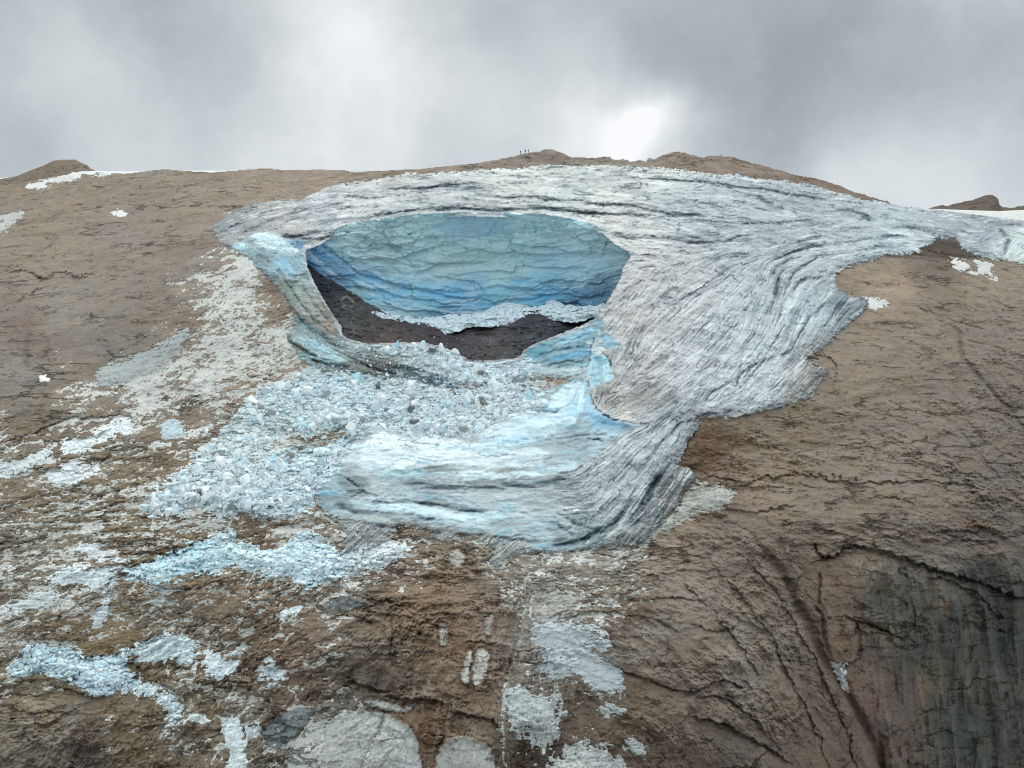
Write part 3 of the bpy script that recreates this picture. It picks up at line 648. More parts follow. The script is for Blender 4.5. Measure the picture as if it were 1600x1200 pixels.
FL1 = contour(LC * .85 + .3 * N8 + .5 * N30, .85) * sstep(-.15, .7, fbm(U / 10, V / 10, 3, 601) + .25 * LM)
FL2 = contour(nrmz(boxblur(LMc, 1)) * .9 + .3 * N8, .6) * sstep(.5, 1.3, fbm(U / 7, V / 7, 3, 602) + .35 * LM)
rel_gl = -.5 * FL1 - .25 * FL2 + relg + 0.30 * LC + 0.10 * LMc + 0.05 * LM + 0.06 * LF + .16 * LL + .10 * LS + .05 * LS2 + .25 * N8 + .14 * R2 + .15 * C3 + .2 * T3 + .14 * C1 + .10 * N1 + .15 * SW2
rel_cl = relg + 0.10 * LC + 0.07 * LMc + 0.05 * LM + 0.04 * LF + .10 * LS + .06 * N1 + 0.25 * N8 + 0.10 * R2 + 0.2 * R8 + .12 * SW1 * sstep(-.3, .8, N8)
_iu = U + 1.6 * WX; _iv = V + 1.4 * WY
IE3, IC3, IT3, _ = voro(_iu / 6.5, _iv / 2.3, 221)
IE1, IC1, IT1, _ = voro(_iu / 2.6, _iv / 1.1, 222)
_ib = sstep(-.9, .7, fbm(U / 20, V / 12, 3, 223))
rel_cl = rel_cl + _ib * (.7 * IC3 + .8 * IT3 + .3 * IC1 + .3 * IT1) * np.where(s_slab > 0, .55, 1)
rel_ice = rel_gl * (1 - clean) + rel_cl * clean


def groove(pts, h, w, dk=.9):
    if dk > .85 and h >= 1.0:
        w = w * 1.15
    s, d, sd, f = line(pts, w * 4 + 6, w1=2.5, w2=2.5)
    n = np.clip(0.95 + 0.45 * LM[s], 0.3, 1.6)
    rel_ice[s] -= h * np.exp(-(d / w) ** 2) * f * n
    GD[s] = np.maximum(GD[s], dk * np.exp(-(d / (w * .9)) ** 2) * f * n)


GROOVES = [([(1180, 395), (1140, 420), (1100, 445), (1050, 480)], .9, 1.5, .6), ([(1230, 500), (1195, 560), (1165, 600), (1120, 630)], 1.0, 1.6, .7), ([(1290, 470), (1262, 500), (1240, 540)], 1.0, 2, .7), ([(1340, 395), (1280, 400), (1240, 425), (1225, 470), (1210, 520)], 1.1, 2, .75), ([(1430, 380), (1350, 390), (1300, 395)], .9, 1.6, .7),
           ([(1000, 340), (1080, 345), (1150, 350), (1220, 348), (1300, 340)], .9, 1.6, .7), ([(700, 312), (780, 316), (860, 318)], .8, 1.3, .6), ([(480, 335), (540, 325), (600, 318)], .8, 1.5, .6), ([(370, 370), (410, 350), (450, 335), (490, 325)], .8, 1.5, .6), ([(350, 362), (390, 338), (430, 325)], .8, 1.5, .6),
           ([(585, 297), (620, 294), (650, 294), (700, 289), (775, 287)], 1.6, 2.2), ([(505, 312), (530, 306), (575, 309), (592, 308)], 1.2, 2.5), ([(535, 345), (600, 339), (637, 332), (675, 326), (725, 326), (800, 329), (850, 325), (900, 331), (932, 335), (975, 337)], 2.0, 3),
           ([(737, 307), (800, 308), (850, 311), (900, 316), (950, 321), (1000, 325), (1050, 336), (1087, 336), (1112, 342)], 1.6, 2.4), ([(950, 366), (987, 371), (1050, 375), (1100, 379), (1137, 377), (1162, 367), (1200, 362)], 1.6, 2.6), ([(880, 329), (920, 334), (960, 334), (1000, 337), (1030, 346)], 1.2, 2.5),
           ([(940, 275), (1000, 278), (1050, 280), (1100, 283), (1150, 292), (1200, 297), (1245, 305), (1290, 313)], 1.2, 2), ([(1200, 412), (1237, 395), (1275, 385), (1325, 379), (1375, 372), (1430, 365)], 1.6, 2.6), ([(1200, 397), (1250, 377), (1287, 370)], 1.2, 2.2),
           ([(436, 364), (455, 371), (480, 374), (500, 372), (530, 365), (560, 350)], 2.0, 2.8), ([(1285, 330), (1330, 328), (1350, 337), (1365, 350)], 1.2, 2.2), ([(1105, 375), (1060, 365), (1062, 345)], .8, 2), ([(1240, 400), (1215, 430), (1212, 470), (1195, 500)], 1.6, 5), ([(1330, 470), (1310, 480), (1320, 495)], 1.4, 8),
           ([(1155, 640), (1100, 650), (1060, 665), (1020, 700)], 1.0, 3), ([(1060, 720), (1020, 760), (1000, 800), (985, 830)], 1.6, 6), ([(1000, 770), (960, 820), (900, 845), (850, 850)], 1.5, 5), ([(1030, 740), (1010, 780), (1000, 790)], 1.6, 4), ([(1160, 560), (1150, 605)], 1.0, 2),
           ([(1260, 540), (1180, 570), (1100, 620)], .8, 3), ([(1290, 430), (1250, 440), (1225, 470)], .9, 3), ([(1560, 352), (1575, 375), (1568, 398)], 1.0, 3), ([(1540, 345), (1570, 352), (1600, 350)], .8, 3), ([(1180, 300), (1200, 320), (1230, 330)], .7, 4), ([(1380, 352), (1440, 356), (1500, 366)], .6, 3),
           ([(560, 785), (640, 786), (700, 792), (760, 800)], .8, 2.5), ([(620, 752), (680, 760), (760, 762), (850, 757), (900, 745)], .7, 7), ([(520, 790), (560, 800), (640, 806), (700, 815)], .8, 4), ([(885, 688), (920, 685), (945, 690)], .6, 1.5),
           ([(918, 582), (922, 622), (935, 643), (958, 656), (1004, 663)], 2.0, 1.6, .45), ([(937, 548), (950, 558), (958, 575), (963, 594)], 1.6, 1.5, .45), ([(930, 525), (924, 545), (918, 575)], 1.0, 1.2, .3), ([(905, 605), (890, 630), (860, 650)], .8, 2, .2), ([(830, 560), (870, 546), (920, 541)], .9, 1.8, .4), ([(845, 574), (885, 566), (915, 566)], .9, 1.8, .4), ([(850, 540), (900, 528), (930, 520)], .7, 1.6, .3),
           ([(880, 596), (850, 606), (820, 618)], .8, 1.6, .3), ([(760, 655), (830, 640), (880, 648)], .7, 2, .25), ([(800, 690), (870, 684), (960, 678)], .7, 1.6, .25), ([(640, 735), (700, 728), (760, 734)], .5, 1.4, .25), ([(560, 765), (600, 780), (640, 785)], .8, 1.6, .4),
           ([(430, 518), (480, 556), (520, 576)], .9, 1.6, .6), ([(470, 520), (530, 550), (580, 574), (640, 590)], 1.0, 1.8, .6), ([(500, 530), (560, 552), (610, 562)], .8, 1.5, .5), ([(540, 562), (600, 580), (660, 594)], .9, 1.6, .6), ([(450, 532), (500, 562), (560, 582)], .9, 1.6, .6), ([(480, 515), (510, 535), (540, 548)], .7, 1.5, .4),
           ([(470, 440), (490, 475), (515, 505)], .8, 1.5, .4), ([(440, 430), (465, 468), (490, 500), (520, 525)], .9, 1.8, .5), ([(400, 398), (430, 412), (440, 430)], .7, 1.6, .5), ([(540, 748), (568, 767), (545, 778)], 1.2, 1.6, .5), ([(494, 748), (530, 742), (568, 766)], .6, 1.2, .3), ([(585, 664), (560, 680), (540, 702), (512, 734)], 1.4, 2.2, .45),
           ([(562, 712), (620, 700), (680, 706)], .5, 1.2, .2), ([(700, 700), (760, 712), (820, 708)], .5, 1.3, .25), ([(800, 725), (860, 715), (900, 720)], .5, 1.3, .2), ([(540, 815), (600, 822), (660, 828), (720, 836), (790, 840), (850, 850)], 1.2, 3, .5), ([(870, 800), (900, 820), (940, 830)], 1.0, 3, .6), ([(860, 815), (900, 838), (930, 845)], 1.0, 3, .6),
           ([(425, 440), (450, 475), (480, 510), (520, 535)], 1.2, 3), ([(420, 512), (450, 535), (500, 565), (560, 582)], 1.2, 5), ([(540, 555), (600, 570), (650, 580), (700, 593)], 1.4, 4), ([(690, 596), (720, 597), (735, 598)], 3.0, 4)]
for q in GROOVES:
    groove(*q)
def spine(pts, h, w0, w1_):
    s, d, sd, f = line(pts, max(w0, w1_) + 8, w1=1.5, w2=1.2)
    p = np.array(pts, float)
    t = np.clip((Y[s] - p[0, 1]) / (p[-1, 1] - p[0, 1] + 1e-6), 0, 1)
    w = w0 + (w1_ - w0) * t
    prof = np.clip(1 - d / w, 0, 1)
    rel_ice[s] += h * (.35 + .65 * t) * prof * np.where(sd > 0, 1, 1)


spine([(913, 579), (911, 610), (906, 640), (898, 662)], 8, 5, 42)
spine([(906, 635), (880, 655), (845, 668)], 3.5, 12, 22)
spine([(935, 520), (938, 545), (944, 575), (946, 600)], 5.5, 5, 20)
spine([(912, 625), (940, 650), (985, 662)], 3.5, 14, 10)
spine([(945, 500), (938, 520)], 2.5, 4, 8)
for b in [(955, 535, 14, 10, 2.0, 0), (880, 650, 40, 16, 2.5, 0), (880, 540, 40, 16, 1.5, -25), (430, 372, 40, 8, 1.8, 8), (500, 505, 26, 12, 2.0, 60),
          (460, 430, 20, 12, 1.5, 50), (520, 760, 26, 20, 2.0, 20), (620, 700, 60, 20, 1.2, 0), (800, 690, 60, 18, 1.2, 0), (600, 566, 28, 6, 1.8, 5), (1290, 590, 30, 20, -1.5, 0), (1060, 765, 22, 25, -2.0, 30)]:
    rel_ice += blob(*b)
D_ice = D0 - edge * 1.0 - rel_ice
_cu = U + 2 * WX; _cv = V + 2 * WY
WE, WC, WT, _ = voro(_cu / 22, _cv / 9, 211)
WE2, WC2, WT2, _ = voro(_cu / 8, _cv / 3.0, 212)
QB = Y + .0009 * (X - 745) ** 2 + 7 * WX + 2.5 * WX2 + 6 * WC          # bedding of the old ice, sagging to the middle
BA = saw(QB / 19.0); BB = saw(QB / 7.3 + .3 * N30); BN = gnoise(QB / 5.0, X / 160.0, 217); BN2 = gnoise(QB / 2.2, X / 60.0, 218)
_lo = sstep(400, 450, Y)
_vm = sstep(430, 380, Y)
WE3, WC3, WT3, _ = voro(_cu / 5.0 + 3, _cv / 13.0, 219)
relw = (.3 + .7 * _lo) * BA + .15 * BB + .4 * BN + .2 * BN2 + _vm * (.9 * WC3 + .9 * WT3 - .4 * np.exp(-(WE3 / .07) ** 2)) + 1.1 * WC + 1.6 * WT - .2 * np.exp(-(WE / .04) ** 2) + .2 * WC2 + .25 * WT2 + .15 * C1 + .8 * fbm(U / 18, V / 10, 3, 300) + .12 * LM + .08 * R2 + .06 * N1


def wallcrack(pts, h, w):
    s, d, sd, f = line(pts, w * 4 + 6, w1=1.5, w2=1.5)
    relw[s] -= h * np.where(sd > 0, np.exp(-d / w), 0) * f


for q in [([(505, 380), (560, 425), (620, 445), (700, 462), (745, 467)], 1.8, 7), ([(560, 365), (600, 380), (620, 390)], 1.2, 3), ([(600, 355), (605, 380), (625, 395), (650, 420)], 1.0, 5), ([(760, 338), (775, 350), (765, 365), (745, 373)], 1.4, 3), ([(610, 405), (640, 415), (660, 418)], 1.2, 4),
          ([(660, 372), (700, 368), (760, 370)], .8, 4), ([(800, 395), (850, 398), (900, 396), (990, 398)], 1.2, 5), ([(870, 360), (900, 372), (940, 388), (960, 390)], 1.0, 4), ([(640, 440), (645, 450), (700, 455), (740, 455)], 1.6, 4), ([(790, 386), (815, 386)], .8, 2), ([(835, 340), (840, 360), (820, 390), (800, 410)], 1.2, 7),
          ([(540, 425), (600, 455), (640, 468)], 1.2, 5), ([(745, 440), (760, 460), (740, 475)], 1.6, 5), ([(800, 455), (880, 452), (960, 440)], 1.0, 6)]:
    wallcrack(*q)
D_wallf = D_wall - relw
print('depth', time.time() - T0)

# ------------------------------------------------------------------ colour of the materials; the spire's shaded side is painted in
K = 1.0
rockc = colours([(100, 300, (133, 118, 102)), (300, 300, (133, 118, 103)), (450, 285, (134, 118, 103)), (200, 360, (130, 117, 104)), (80, 400, (132, 118, 103)), (300, 440, (124, 111, 99)), (100, 480, (128, 118, 106)), (40, 560, (122, 117, 109)), (180, 540, (120, 110, 99)), (300, 500, (118, 102, 88)),
                 (45, 540, (108, 88, 74)), (100, 640, (116, 104, 88)), (120, 680, (92, 76, 58)), (250, 620, (118, 104, 90)), (300, 650, (122, 108, 92)), (440, 450, (128, 112, 96)), (440, 570, (130, 113, 94)), (200, 760, (116, 100, 74)), (80, 790, (110, 94, 72)), (300, 720, (108, 90, 70)), (480, 690, (140, 120, 98)), (150, 850, (108, 92, 68)),
                 (60, 860, (106, 96, 82)), (250, 850, (106, 88, 62)), (420, 820, (104, 86, 64)), (300, 920, (120, 104, 84)), (150, 990, (112, 94, 66)), (300, 960, (112, 96, 76)), (430, 940, (108, 88, 68)), (60, 1090, (106, 94, 74)), (200, 1150, (104, 90, 70)), (330, 1080, (104, 88, 66)), (450, 1030, (98, 78, 62)), (60, 1180, (108, 98, 84)), (130, 1160, (82, 72, 62)),
                 (600, 880, (118, 96, 76)), (560, 930, (98, 86, 72)), (700, 880, (122, 104, 86)), (660, 960, (110, 90, 70)), (600, 1020, (104, 92, 78)), (580, 1070, (86, 76, 66)), (700, 1000, (108, 88, 68)), (720, 1110, (96, 80, 66)), (780, 960, (110, 94, 80)), (850, 1000, (108, 104, 98)), (850, 890, (118, 108, 98)), (950, 880, (124, 114, 102)), (950, 960, (88, 72, 58)), (1010, 1000, (98, 88, 76)),
                 (1000, 1100, (88, 74, 60)), (930, 1150, (88, 72, 58)), (850, 1170, (62, 52, 44)), (1060, 920, (110, 98, 86)), (1050, 860, (124, 106, 90)), (1100, 700, (112, 92, 74)), (1120, 740, (102, 82, 66)), (1200, 680, (122, 106, 88)), (1250, 640, (124, 108, 90)), (1180, 760, (122, 106, 90)), (1300, 800, (112, 98, 84)), (1150, 860, (108, 94, 82)), (1200, 1000, (104, 94, 82)), (1100, 1050, (98, 84, 70)), (1130, 1150, (88, 78, 68)),
                 (1150, 1030, (112, 102, 90)), (1280, 1130, (92, 78, 66)), (1340, 1120, (98, 78, 68)), (1310, 990, (96, 80, 66)), (1300, 900, (100, 84, 70)), (1350, 850, (108, 96, 82)), (1450, 860, (96, 86, 76)), (1400, 950, (72, 70, 64)), (1450, 1000, (66, 66, 61)), (1550, 1000, (64, 65, 61)), (1500, 1150, (67, 69, 64)), (1560, 1150, (66, 66, 61)), (1400, 1130, (88, 76, 66)), (1400, 1190, (90, 78, 70)),
                 (1540, 910, (58, 58, 54)), (1550, 840, (92, 82, 72)), (1450, 780, (110, 98, 84)), (1400, 700, (118, 106, 92)), (1330, 560, (124, 110, 94)), (1420, 520, (120, 106, 92)), (1400, 450, (138, 120, 100)), (1470, 390, (88, 74, 62)), (1440, 400, (96, 84, 74)), (1530, 440, (124, 110, 94)), (1570, 520, (114, 102, 90)), (1570, 640, (106, 95, 84)), (1500, 650, (112, 100, 88)), (1580, 760, (98, 88, 78)), (1300, 620, (118, 104, 90)),
                 (850, 250, (126, 112, 100)), (950, 255, (124, 110, 98)), (1100, 256, (122, 104, 90)), (1300, 298, (112, 94, 82)), (700, 266, (128, 112, 98)), (1085, 745, (90, 74, 60)), (1240, 600, (106, 96, 86)), (380, 1140, (110, 98, 82)), (640, 1130, (96, 74, 54)), (680, 1140, (100, 78, 58)), (560, 1180, (140, 140, 136)), (860, 615, (150, 125, 108))], 12, 3.2, 18)
rock_mul = 1.27 + .24 * sstep(820, 950, Y) + .2 * sstep(1040, 1120, Y) * sstep(520, 400, X) + 0.10 * N8 + 0.02 * LM + 0.04 * LMc + 0.05 * LF + 0.05 * R2 + .06 * SW1 + ROUGH * (.14 * C7 + .16 * C3 + .22 * C1 - .12 * CR3 * PAT - .10 * CR7) + .05 * C3 + .08 * C1 + .05 * N1 - .16 * sstep(1.2, 2.2, LF * .5 + N1 * .8 - R2 * .5)
rockc = rockc * np.clip(rock_mul, .6, 1.5)[..., None]
rockc = (rockc * .88 + .12 * rockc.mean(-1, keepdims=True)) * np.array([.985, 1.0, 1.03])
hue = 0.05 * fbm(U / 12, V / 12, 3, 400)
rockc = rockc * np.stack([1 + hue, 1 + 0 * hue, 1 - 1.4 * hue], -1)
# mineral streaks down the right cliff
_cl = sstep(1330, 1400, X + 6 * WX) * sstep(860, 930, Y + 10 * WX)
stk = (fbm(U / 2.4, V / 40, 4, 410, .65) + .4 * N8) * _cl
rockc = rockc * (1 + 0.20 * stk - .2 * sstep(.6, 1.0, fbm(U / 5, V / 60, 3, 414)) * _cl)[..., None]
rockc = np.where((stk > .45)[..., None], rockc * np.array([1.2, 1.12, .95]), rockc)


def paintmix(base, mask, c, k=1.0, g=1.0):
    m_ = np.clip(mask * k, 0, 1)[..., None]
    return base * (1 - m_) + lin(c) * g * m_


# pale worn boulders and slabs
pit_ = sstep(.9, 1.7, N1 + .6 * R2 + .4 * LF)
for p, c in PALE:
    rockc = paintmix(rockc, sstep(-1, 2, sdf(p, w1=3, w2=3) + 1.5 * N1 + 1.5 * C1) * (.9 + .12 * N8 + .12 * R2 - .35 * pit_), c, 1.0, 1.35)
dens = np.clip(colours([(960, 840, (40,) * 3), (440, 575, (230,) * 3), (470, 575, (200,) * 3), (430, 620, (180,) * 3), (380, 640, (150,) * 3), (420, 530, (220,) * 3), (440, 520, (190,) * 3), (345, 660, (120,) * 3), (300, 715, (130,) * 3), (250, 770, (150,) * 3), (220, 800, (150,) * 3), (320, 810, (170,) * 3), (440, 815, (180,) * 3), (480, 810, (190,) * 3), (380, 430, (255,) * 3), (350, 480, (250,) * 3), (370, 560, (235,) * 3), (300, 590, (240,) * 3), (230, 610, (235,) * 3), (330, 610, (250,) * 3), (120, 640, (160,) * 3), (440, 580, (185,) * 3), (440, 480, (60,) * 3), (425, 450, (60,) * 3), (410, 420, (150,) * 3), (300, 650, (30,) * 3), (420, 640, (90,) * 3), (250, 700, (60,) * 3), (160, 710, (110,) * 3), (60, 740, (120,) * 3),
                        (30, 780, (90,) * 3), (300, 740, (110,) * 3), (260, 790, (120,) * 3), (200, 830, (130,) * 3), (400, 830, (60,) * 3), (500, 830, (150,) * 3), (550, 880, (150,) * 3), (130, 880, (170,) * 3), (60, 930, (170,) * 3), (50, 980, (120,) * 3), (300, 870, (30,) * 3), (250, 950, (120,) * 3), (340, 980, (110,) * 3), (300, 1050, (120,) * 3), (420, 1000, (70,) * 3), (460, 900, (130,) * 3),
                        (150, 1060, (30,) * 3), (100, 1150, (20,) * 3), (200, 1120, (70,) * 3), (330, 1150, (90,) * 3), (480, 1100, (90,) * 3), (640, 870, (100,) * 3), (600, 950, (20,) * 3), (700, 1000, (20,) * 3), (880, 870, (150,) * 3), (960, 885, (120,) * 3), (850, 940, (130,) * 3), (880, 1040, (120,) * 3), (900, 1110, (60,) * 3), (930, 1180, (60,) * 3), (800, 1000, (40,) * 3),
                        (1050, 880, (20,) * 3), (1100, 1000, (0,) * 3), (1300, 700, (0,) * 3), (1500, 600, (0,) * 3), (1500, 1000, (0,) * 3), (200, 400, (0,) * 3), (50, 500, (0,) * 3), (250, 480, (0,) * 3), (150, 560, (0,) * 3), (100, 300, (0,) * 3), (500, 280, (0,) * 3), (60, 640, (20,) * 3), (480, 690, (120,) * 3), (340, 400, (120,) * 3), (320, 460, (160,) * 3), (290, 500, (60,) * 3), (-200, 500, (0,) * 3), (-200, 900, (80,) * 3), (1300, 260, (0,) * 3), (320, 380, (0,) * 3), (1150, 750, (0,) * 3), (30, 1180, (10,) * 3), (270, 540, (120,) * 3), (180, 640, (120,) * 3), (200, 300, (0,) * 3), (300, 300, (0,) * 3), (400, 285, (0,) * 3), (100, 350, (0,) * 3), (250, 350, (0,) * 3), (315, 340, (0,) * 3), (150, 430, (0,) * 3), (220, 430, (0,) * 3), (280, 400, (0,) * 3), (0, 300, (0,) * 3), (0, 420, (0,) * 3), (650, 262, (0,) * 3), (850, 250, (0,) * 3), (1050, 250, (0,) * 3), (60, 600, (0,) * 3), (200, 520, (0,) * 3), (700, 920, (10,) * 3), (600, 1050, (0,) * 3), (680, 1080, (0,) * 3), (980, 1020, (0,) * 3), (1020, 1150, (0,) * 3), (1250, 1000, (0,) * 3), (1200, 900, (0,) * 3), (1100, 1150, (0,) * 3), (1300, 1150, (0,) * 3)], 4, 3.5, 10)[..., 0], 0, 1)
rockc = paintmix(rockc, np.clip(dens ** .4545 - .2, 0, 1) * (.45 + .25 * N8 + .3 * R2 + .5 * C1), (176, 168, 156), .8)
pit = sstep(1.35, 2.2, LM * .55 + N1 * .9 + LF * .35 + .4 * LMc) * (.4 + .6 * sstep(-.5, .8, N8))
rockc = paintmix(rockc, pit, (52, 43, 34), .6)
for p, c, k in [([(1385, 405), (1385, 397), (1440, 398), (1437, 386), (1457, 380), (1465, 369), (1497, 373), (1515, 392), (1535, 402), (1510, 408), (1480, 405), (1440, 402)], (62, 52, 44), .75),
                ([(1066, 712), (1075, 688), (1090, 665), (1150, 672), (1190, 690), (1150, 705), (1110, 725), (1130, 745), (1180, 755), (1120, 752), (1085, 740)], (92, 68, 50), .55), ([(1500, 818), (1520, 815), (1548, 822), (1530, 830), (1510, 826)], (104, 72, 46), .7),
                ([(1300, 985), (1330, 980), (1340, 1000), (1338, 1030), (1310, 1035), (1295, 1010)], (112, 92, 74), .5), ([(1370, 1140), (1385, 1150), (1400, 1215), (1375, 1215)], (50, 38, 30), .6), ([(1470, 938), (1482, 940), (1482, 958), (1468, 956)], (136, 116, 94), .7),
                ([(940, 945), (1000, 940), (1040, 955), (1010, 975), (960, 968)], (84, 64, 46), .5), ([(820, 1150), (860, 1160), (870, 1200), (800, 1215), (790, 1180)], (52, 40, 30), .6)]:
    rockc = paintmix(rockc, sstep(-3, 3, sdf(p, w1=4, w2=3) + 2 * C3 + 2 * N1 + LM), c, k)
# grey scree dust on ledges below the snout
dust = sstep(.35, 1.2, 0.35 * LMc + 0.8 * N8 + 0.5 * R2 + .9 * C3 + .7 * C1) * np.clip(colours([(850, 890, (255,) * 3), (960, 880, (255,) * 3), (900, 930, (220,) * 3), (1060, 900, (120,) * 3), (1100, 980, (120,) * 3), (700, 950, (60,) * 3), (1300, 700, (10,) * 3), (300, 900, (90,) * 3), (100, 1000, (110,) * 3), (100, 400, (0,) * 3), (1500, 700, (0,) * 3), (1100, 1150, (40,) * 3), (600, 900, (90,) * 3),
                                                                               (100, 880, (140,) * 3), (1500, 1100, (0,) * 3), (1150, 900, (50,) * 3), (900, 1150, (80,) * 3), (440, 560, (120,) * 3)], 10)[..., 0], 0, 1)
rockc = paintmix(rockc, dust, (168, 164, 154), .85)
for pts, w, c in [([(835, 925), (812, 990), (795, 1040), (788, 1100), (786, 1200)], 3.5, (150, 144, 132)), ([(310, 925), (270, 965), (240, 1000)], 6, (140, 132, 122)), ([(330, 940), (320, 990), (300, 1050), (298, 1100), (272, 1150), (272, 1210)], 4, (160, 152, 142)),
                  ([(60, 1090), (30, 1150), (10, 1200)], 6, (136, 128, 118)), ([(130, 1090), (100, 1150), (80, 1200)], 7, (140, 132, 124)), ([(390, 800), (360, 835)], 3, (150, 142, 132)), ([(375, 850), (330, 900)], 4, (140, 132, 120)), ([(165, 960), (115, 1000)], 3, (142, 130, 112))]:
    s, d, sd, f = line(pts, w * 3 + 6, 3, 2)
    a = (.95 * np.exp(-(d / w) ** 2) * f)[..., None] * np.clip(.7 + .4 * LF[s], 0, 1.2)[..., None]
    rockc[s] = rockc[s] * (1 - a) + lin(c) * a
rockc = rockc * (1 - DARK * .65)[..., None]
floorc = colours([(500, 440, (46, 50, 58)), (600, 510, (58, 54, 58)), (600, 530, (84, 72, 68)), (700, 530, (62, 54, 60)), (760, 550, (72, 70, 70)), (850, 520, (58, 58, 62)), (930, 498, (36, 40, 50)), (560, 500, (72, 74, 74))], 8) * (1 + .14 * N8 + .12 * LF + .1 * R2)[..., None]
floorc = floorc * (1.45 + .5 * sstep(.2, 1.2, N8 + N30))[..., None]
spk = sstep(1.5, 2.2, N1 * .9 + R2 * .6 + .8 * C1 + .3 * N8)
floorc = paintmix(floorc, spk, (160, 165, 170), .8)
for p in [[(534, 466), (546, 465), (556, 478), (545, 482), (536, 478)]]:
    sf = sdf(p, w1=2, w2=3)
    floorc = paintmix(floorc, sstep(3, 0, np.abs(sf)), (150, 155, 155), .7)
rockc = rockc * (1 - cavin[..., None]) + floorc * cavin[..., None]

# glacier ice
dirtl = sstep(0.55, 1.6, 0.75 * LM + 0.75 * LMc - .15) * (0.35 + .65 * sstep(-.6, 1.1, N8 + .5 * N30))
glc = colours([(380, 345, (140, 142, 142)), (450, 345, (156, 156, 154)), (500, 320, (166, 170, 171)), (560, 345, (184, 186, 184)), (620, 320, (180, 184, 184)), (620, 285, (180, 180, 176)), (700, 300, (180, 183, 182)), (760, 330, (150, 155, 156)), (800, 275, (184, 187, 182)), (900, 270, (186, 190, 186)), (900, 300, (180, 185, 183)),
               (950, 345, (190, 190, 186)), (1000, 350, (184, 186, 183)), (1050, 272, (182, 186, 182)), (1060, 320, (162, 170, 174)), (1150, 300, (164, 172, 176)), (1120, 340, (164, 170, 172)), (1080, 420, (178, 180, 180)), (1000, 420, (188, 186, 184)), (1000, 500, (178, 176, 174)), (1050, 480, (180, 182, 182)), (1150, 400, (172, 177, 178)), (1220, 360, (164, 172, 174)),
               (1200, 460, (172, 180, 184)), (1260, 480, (162, 172, 178)), (1300, 400, (172, 178, 180)), (1330, 470, (110, 120, 126)), (1350, 350, (166, 174, 176)), (1440, 350, (158, 166, 168)), (1420, 380, (178, 186, 188)), (1400, 372, (150, 162, 168)), (1500, 350, (152, 158, 162)), (1530, 370, (140, 146, 154)), (1580, 390, (184, 192, 190)), (1560, 345, (150, 156, 158)), (1600, 350, (170, 178, 176)), (1600, 380, (186, 194, 192)),
               (1100, 560, (174, 178, 180)), (1180, 560, (178, 186, 190)), (1000, 600, (170, 168, 166)), (960, 630, (182, 178, 172)), (1100, 620, (176, 181, 184)), (1200, 600, (172, 180, 184)), (1285, 585, (112, 108, 102)), (1250, 610, (132, 132, 128)), (1050, 690, (170, 178, 182)), (980, 700, (184, 192, 194)), (960, 740, (178, 184, 186)), (1000, 760, (160, 168, 172)), (950, 800, (158, 166, 168)),
               (1040, 780, (100, 98, 94)), (1070, 750, (98, 98, 98)), (1020, 800, (96, 102, 104)), (930, 840, (126, 140, 144)), (960, 845, (140, 142, 138)), (700, 830, (150, 152, 150)), (790, 855, (156, 158, 154)), (570, 850, (150, 152, 148)), (730, 815, (160, 166, 166)), (860, 850, (140, 152, 156)), (620, 815, (168, 174, 174)), (545, 865, (146, 150, 148))], 8, 3.2, 14, 14 * C3, 8 * C7)
glc = glc * (.95 + .04 * LF + .03 * LM + .04 * N8)[..., None]
glc = paintmix(glc, dirtl, (98, 112, 120), .38)
fl = sstep(1.35, 2.1, .95 * LL + .35 * LM + .55 * LMc * .6 + .25 * N8) * (.35 + .65 * sstep(-.8, .8, N30 + .6 * N8))
glc = paintmix(glc, fl, (50, 64, 74), .9)
st = sstep(.9, 1.8, LS + .3 * LS2 + .3 * N8) * (.3 + .7 * sstep(-.7, .9, N30 + .5 * N8 - .3 * LMc))
glc = paintmix(glc, st, (92, 106, 114), .6)
glc = paintmix(glc, FL1, (52, 68, 78), .8)
glc = paintmix(glc, FL2, (66, 82, 92), .7)
glc = glc * (1.03 + .02 * LL + .06 * C1 + .05 * N1 + .05 * LS2)[..., None]
sp = sstep(1.0, 2.1, LF * .7 - LM * .5 + .4 * R2 - .4 * LMc)
glc = paintmix(glc, sp, (214, 219, 220), .6)
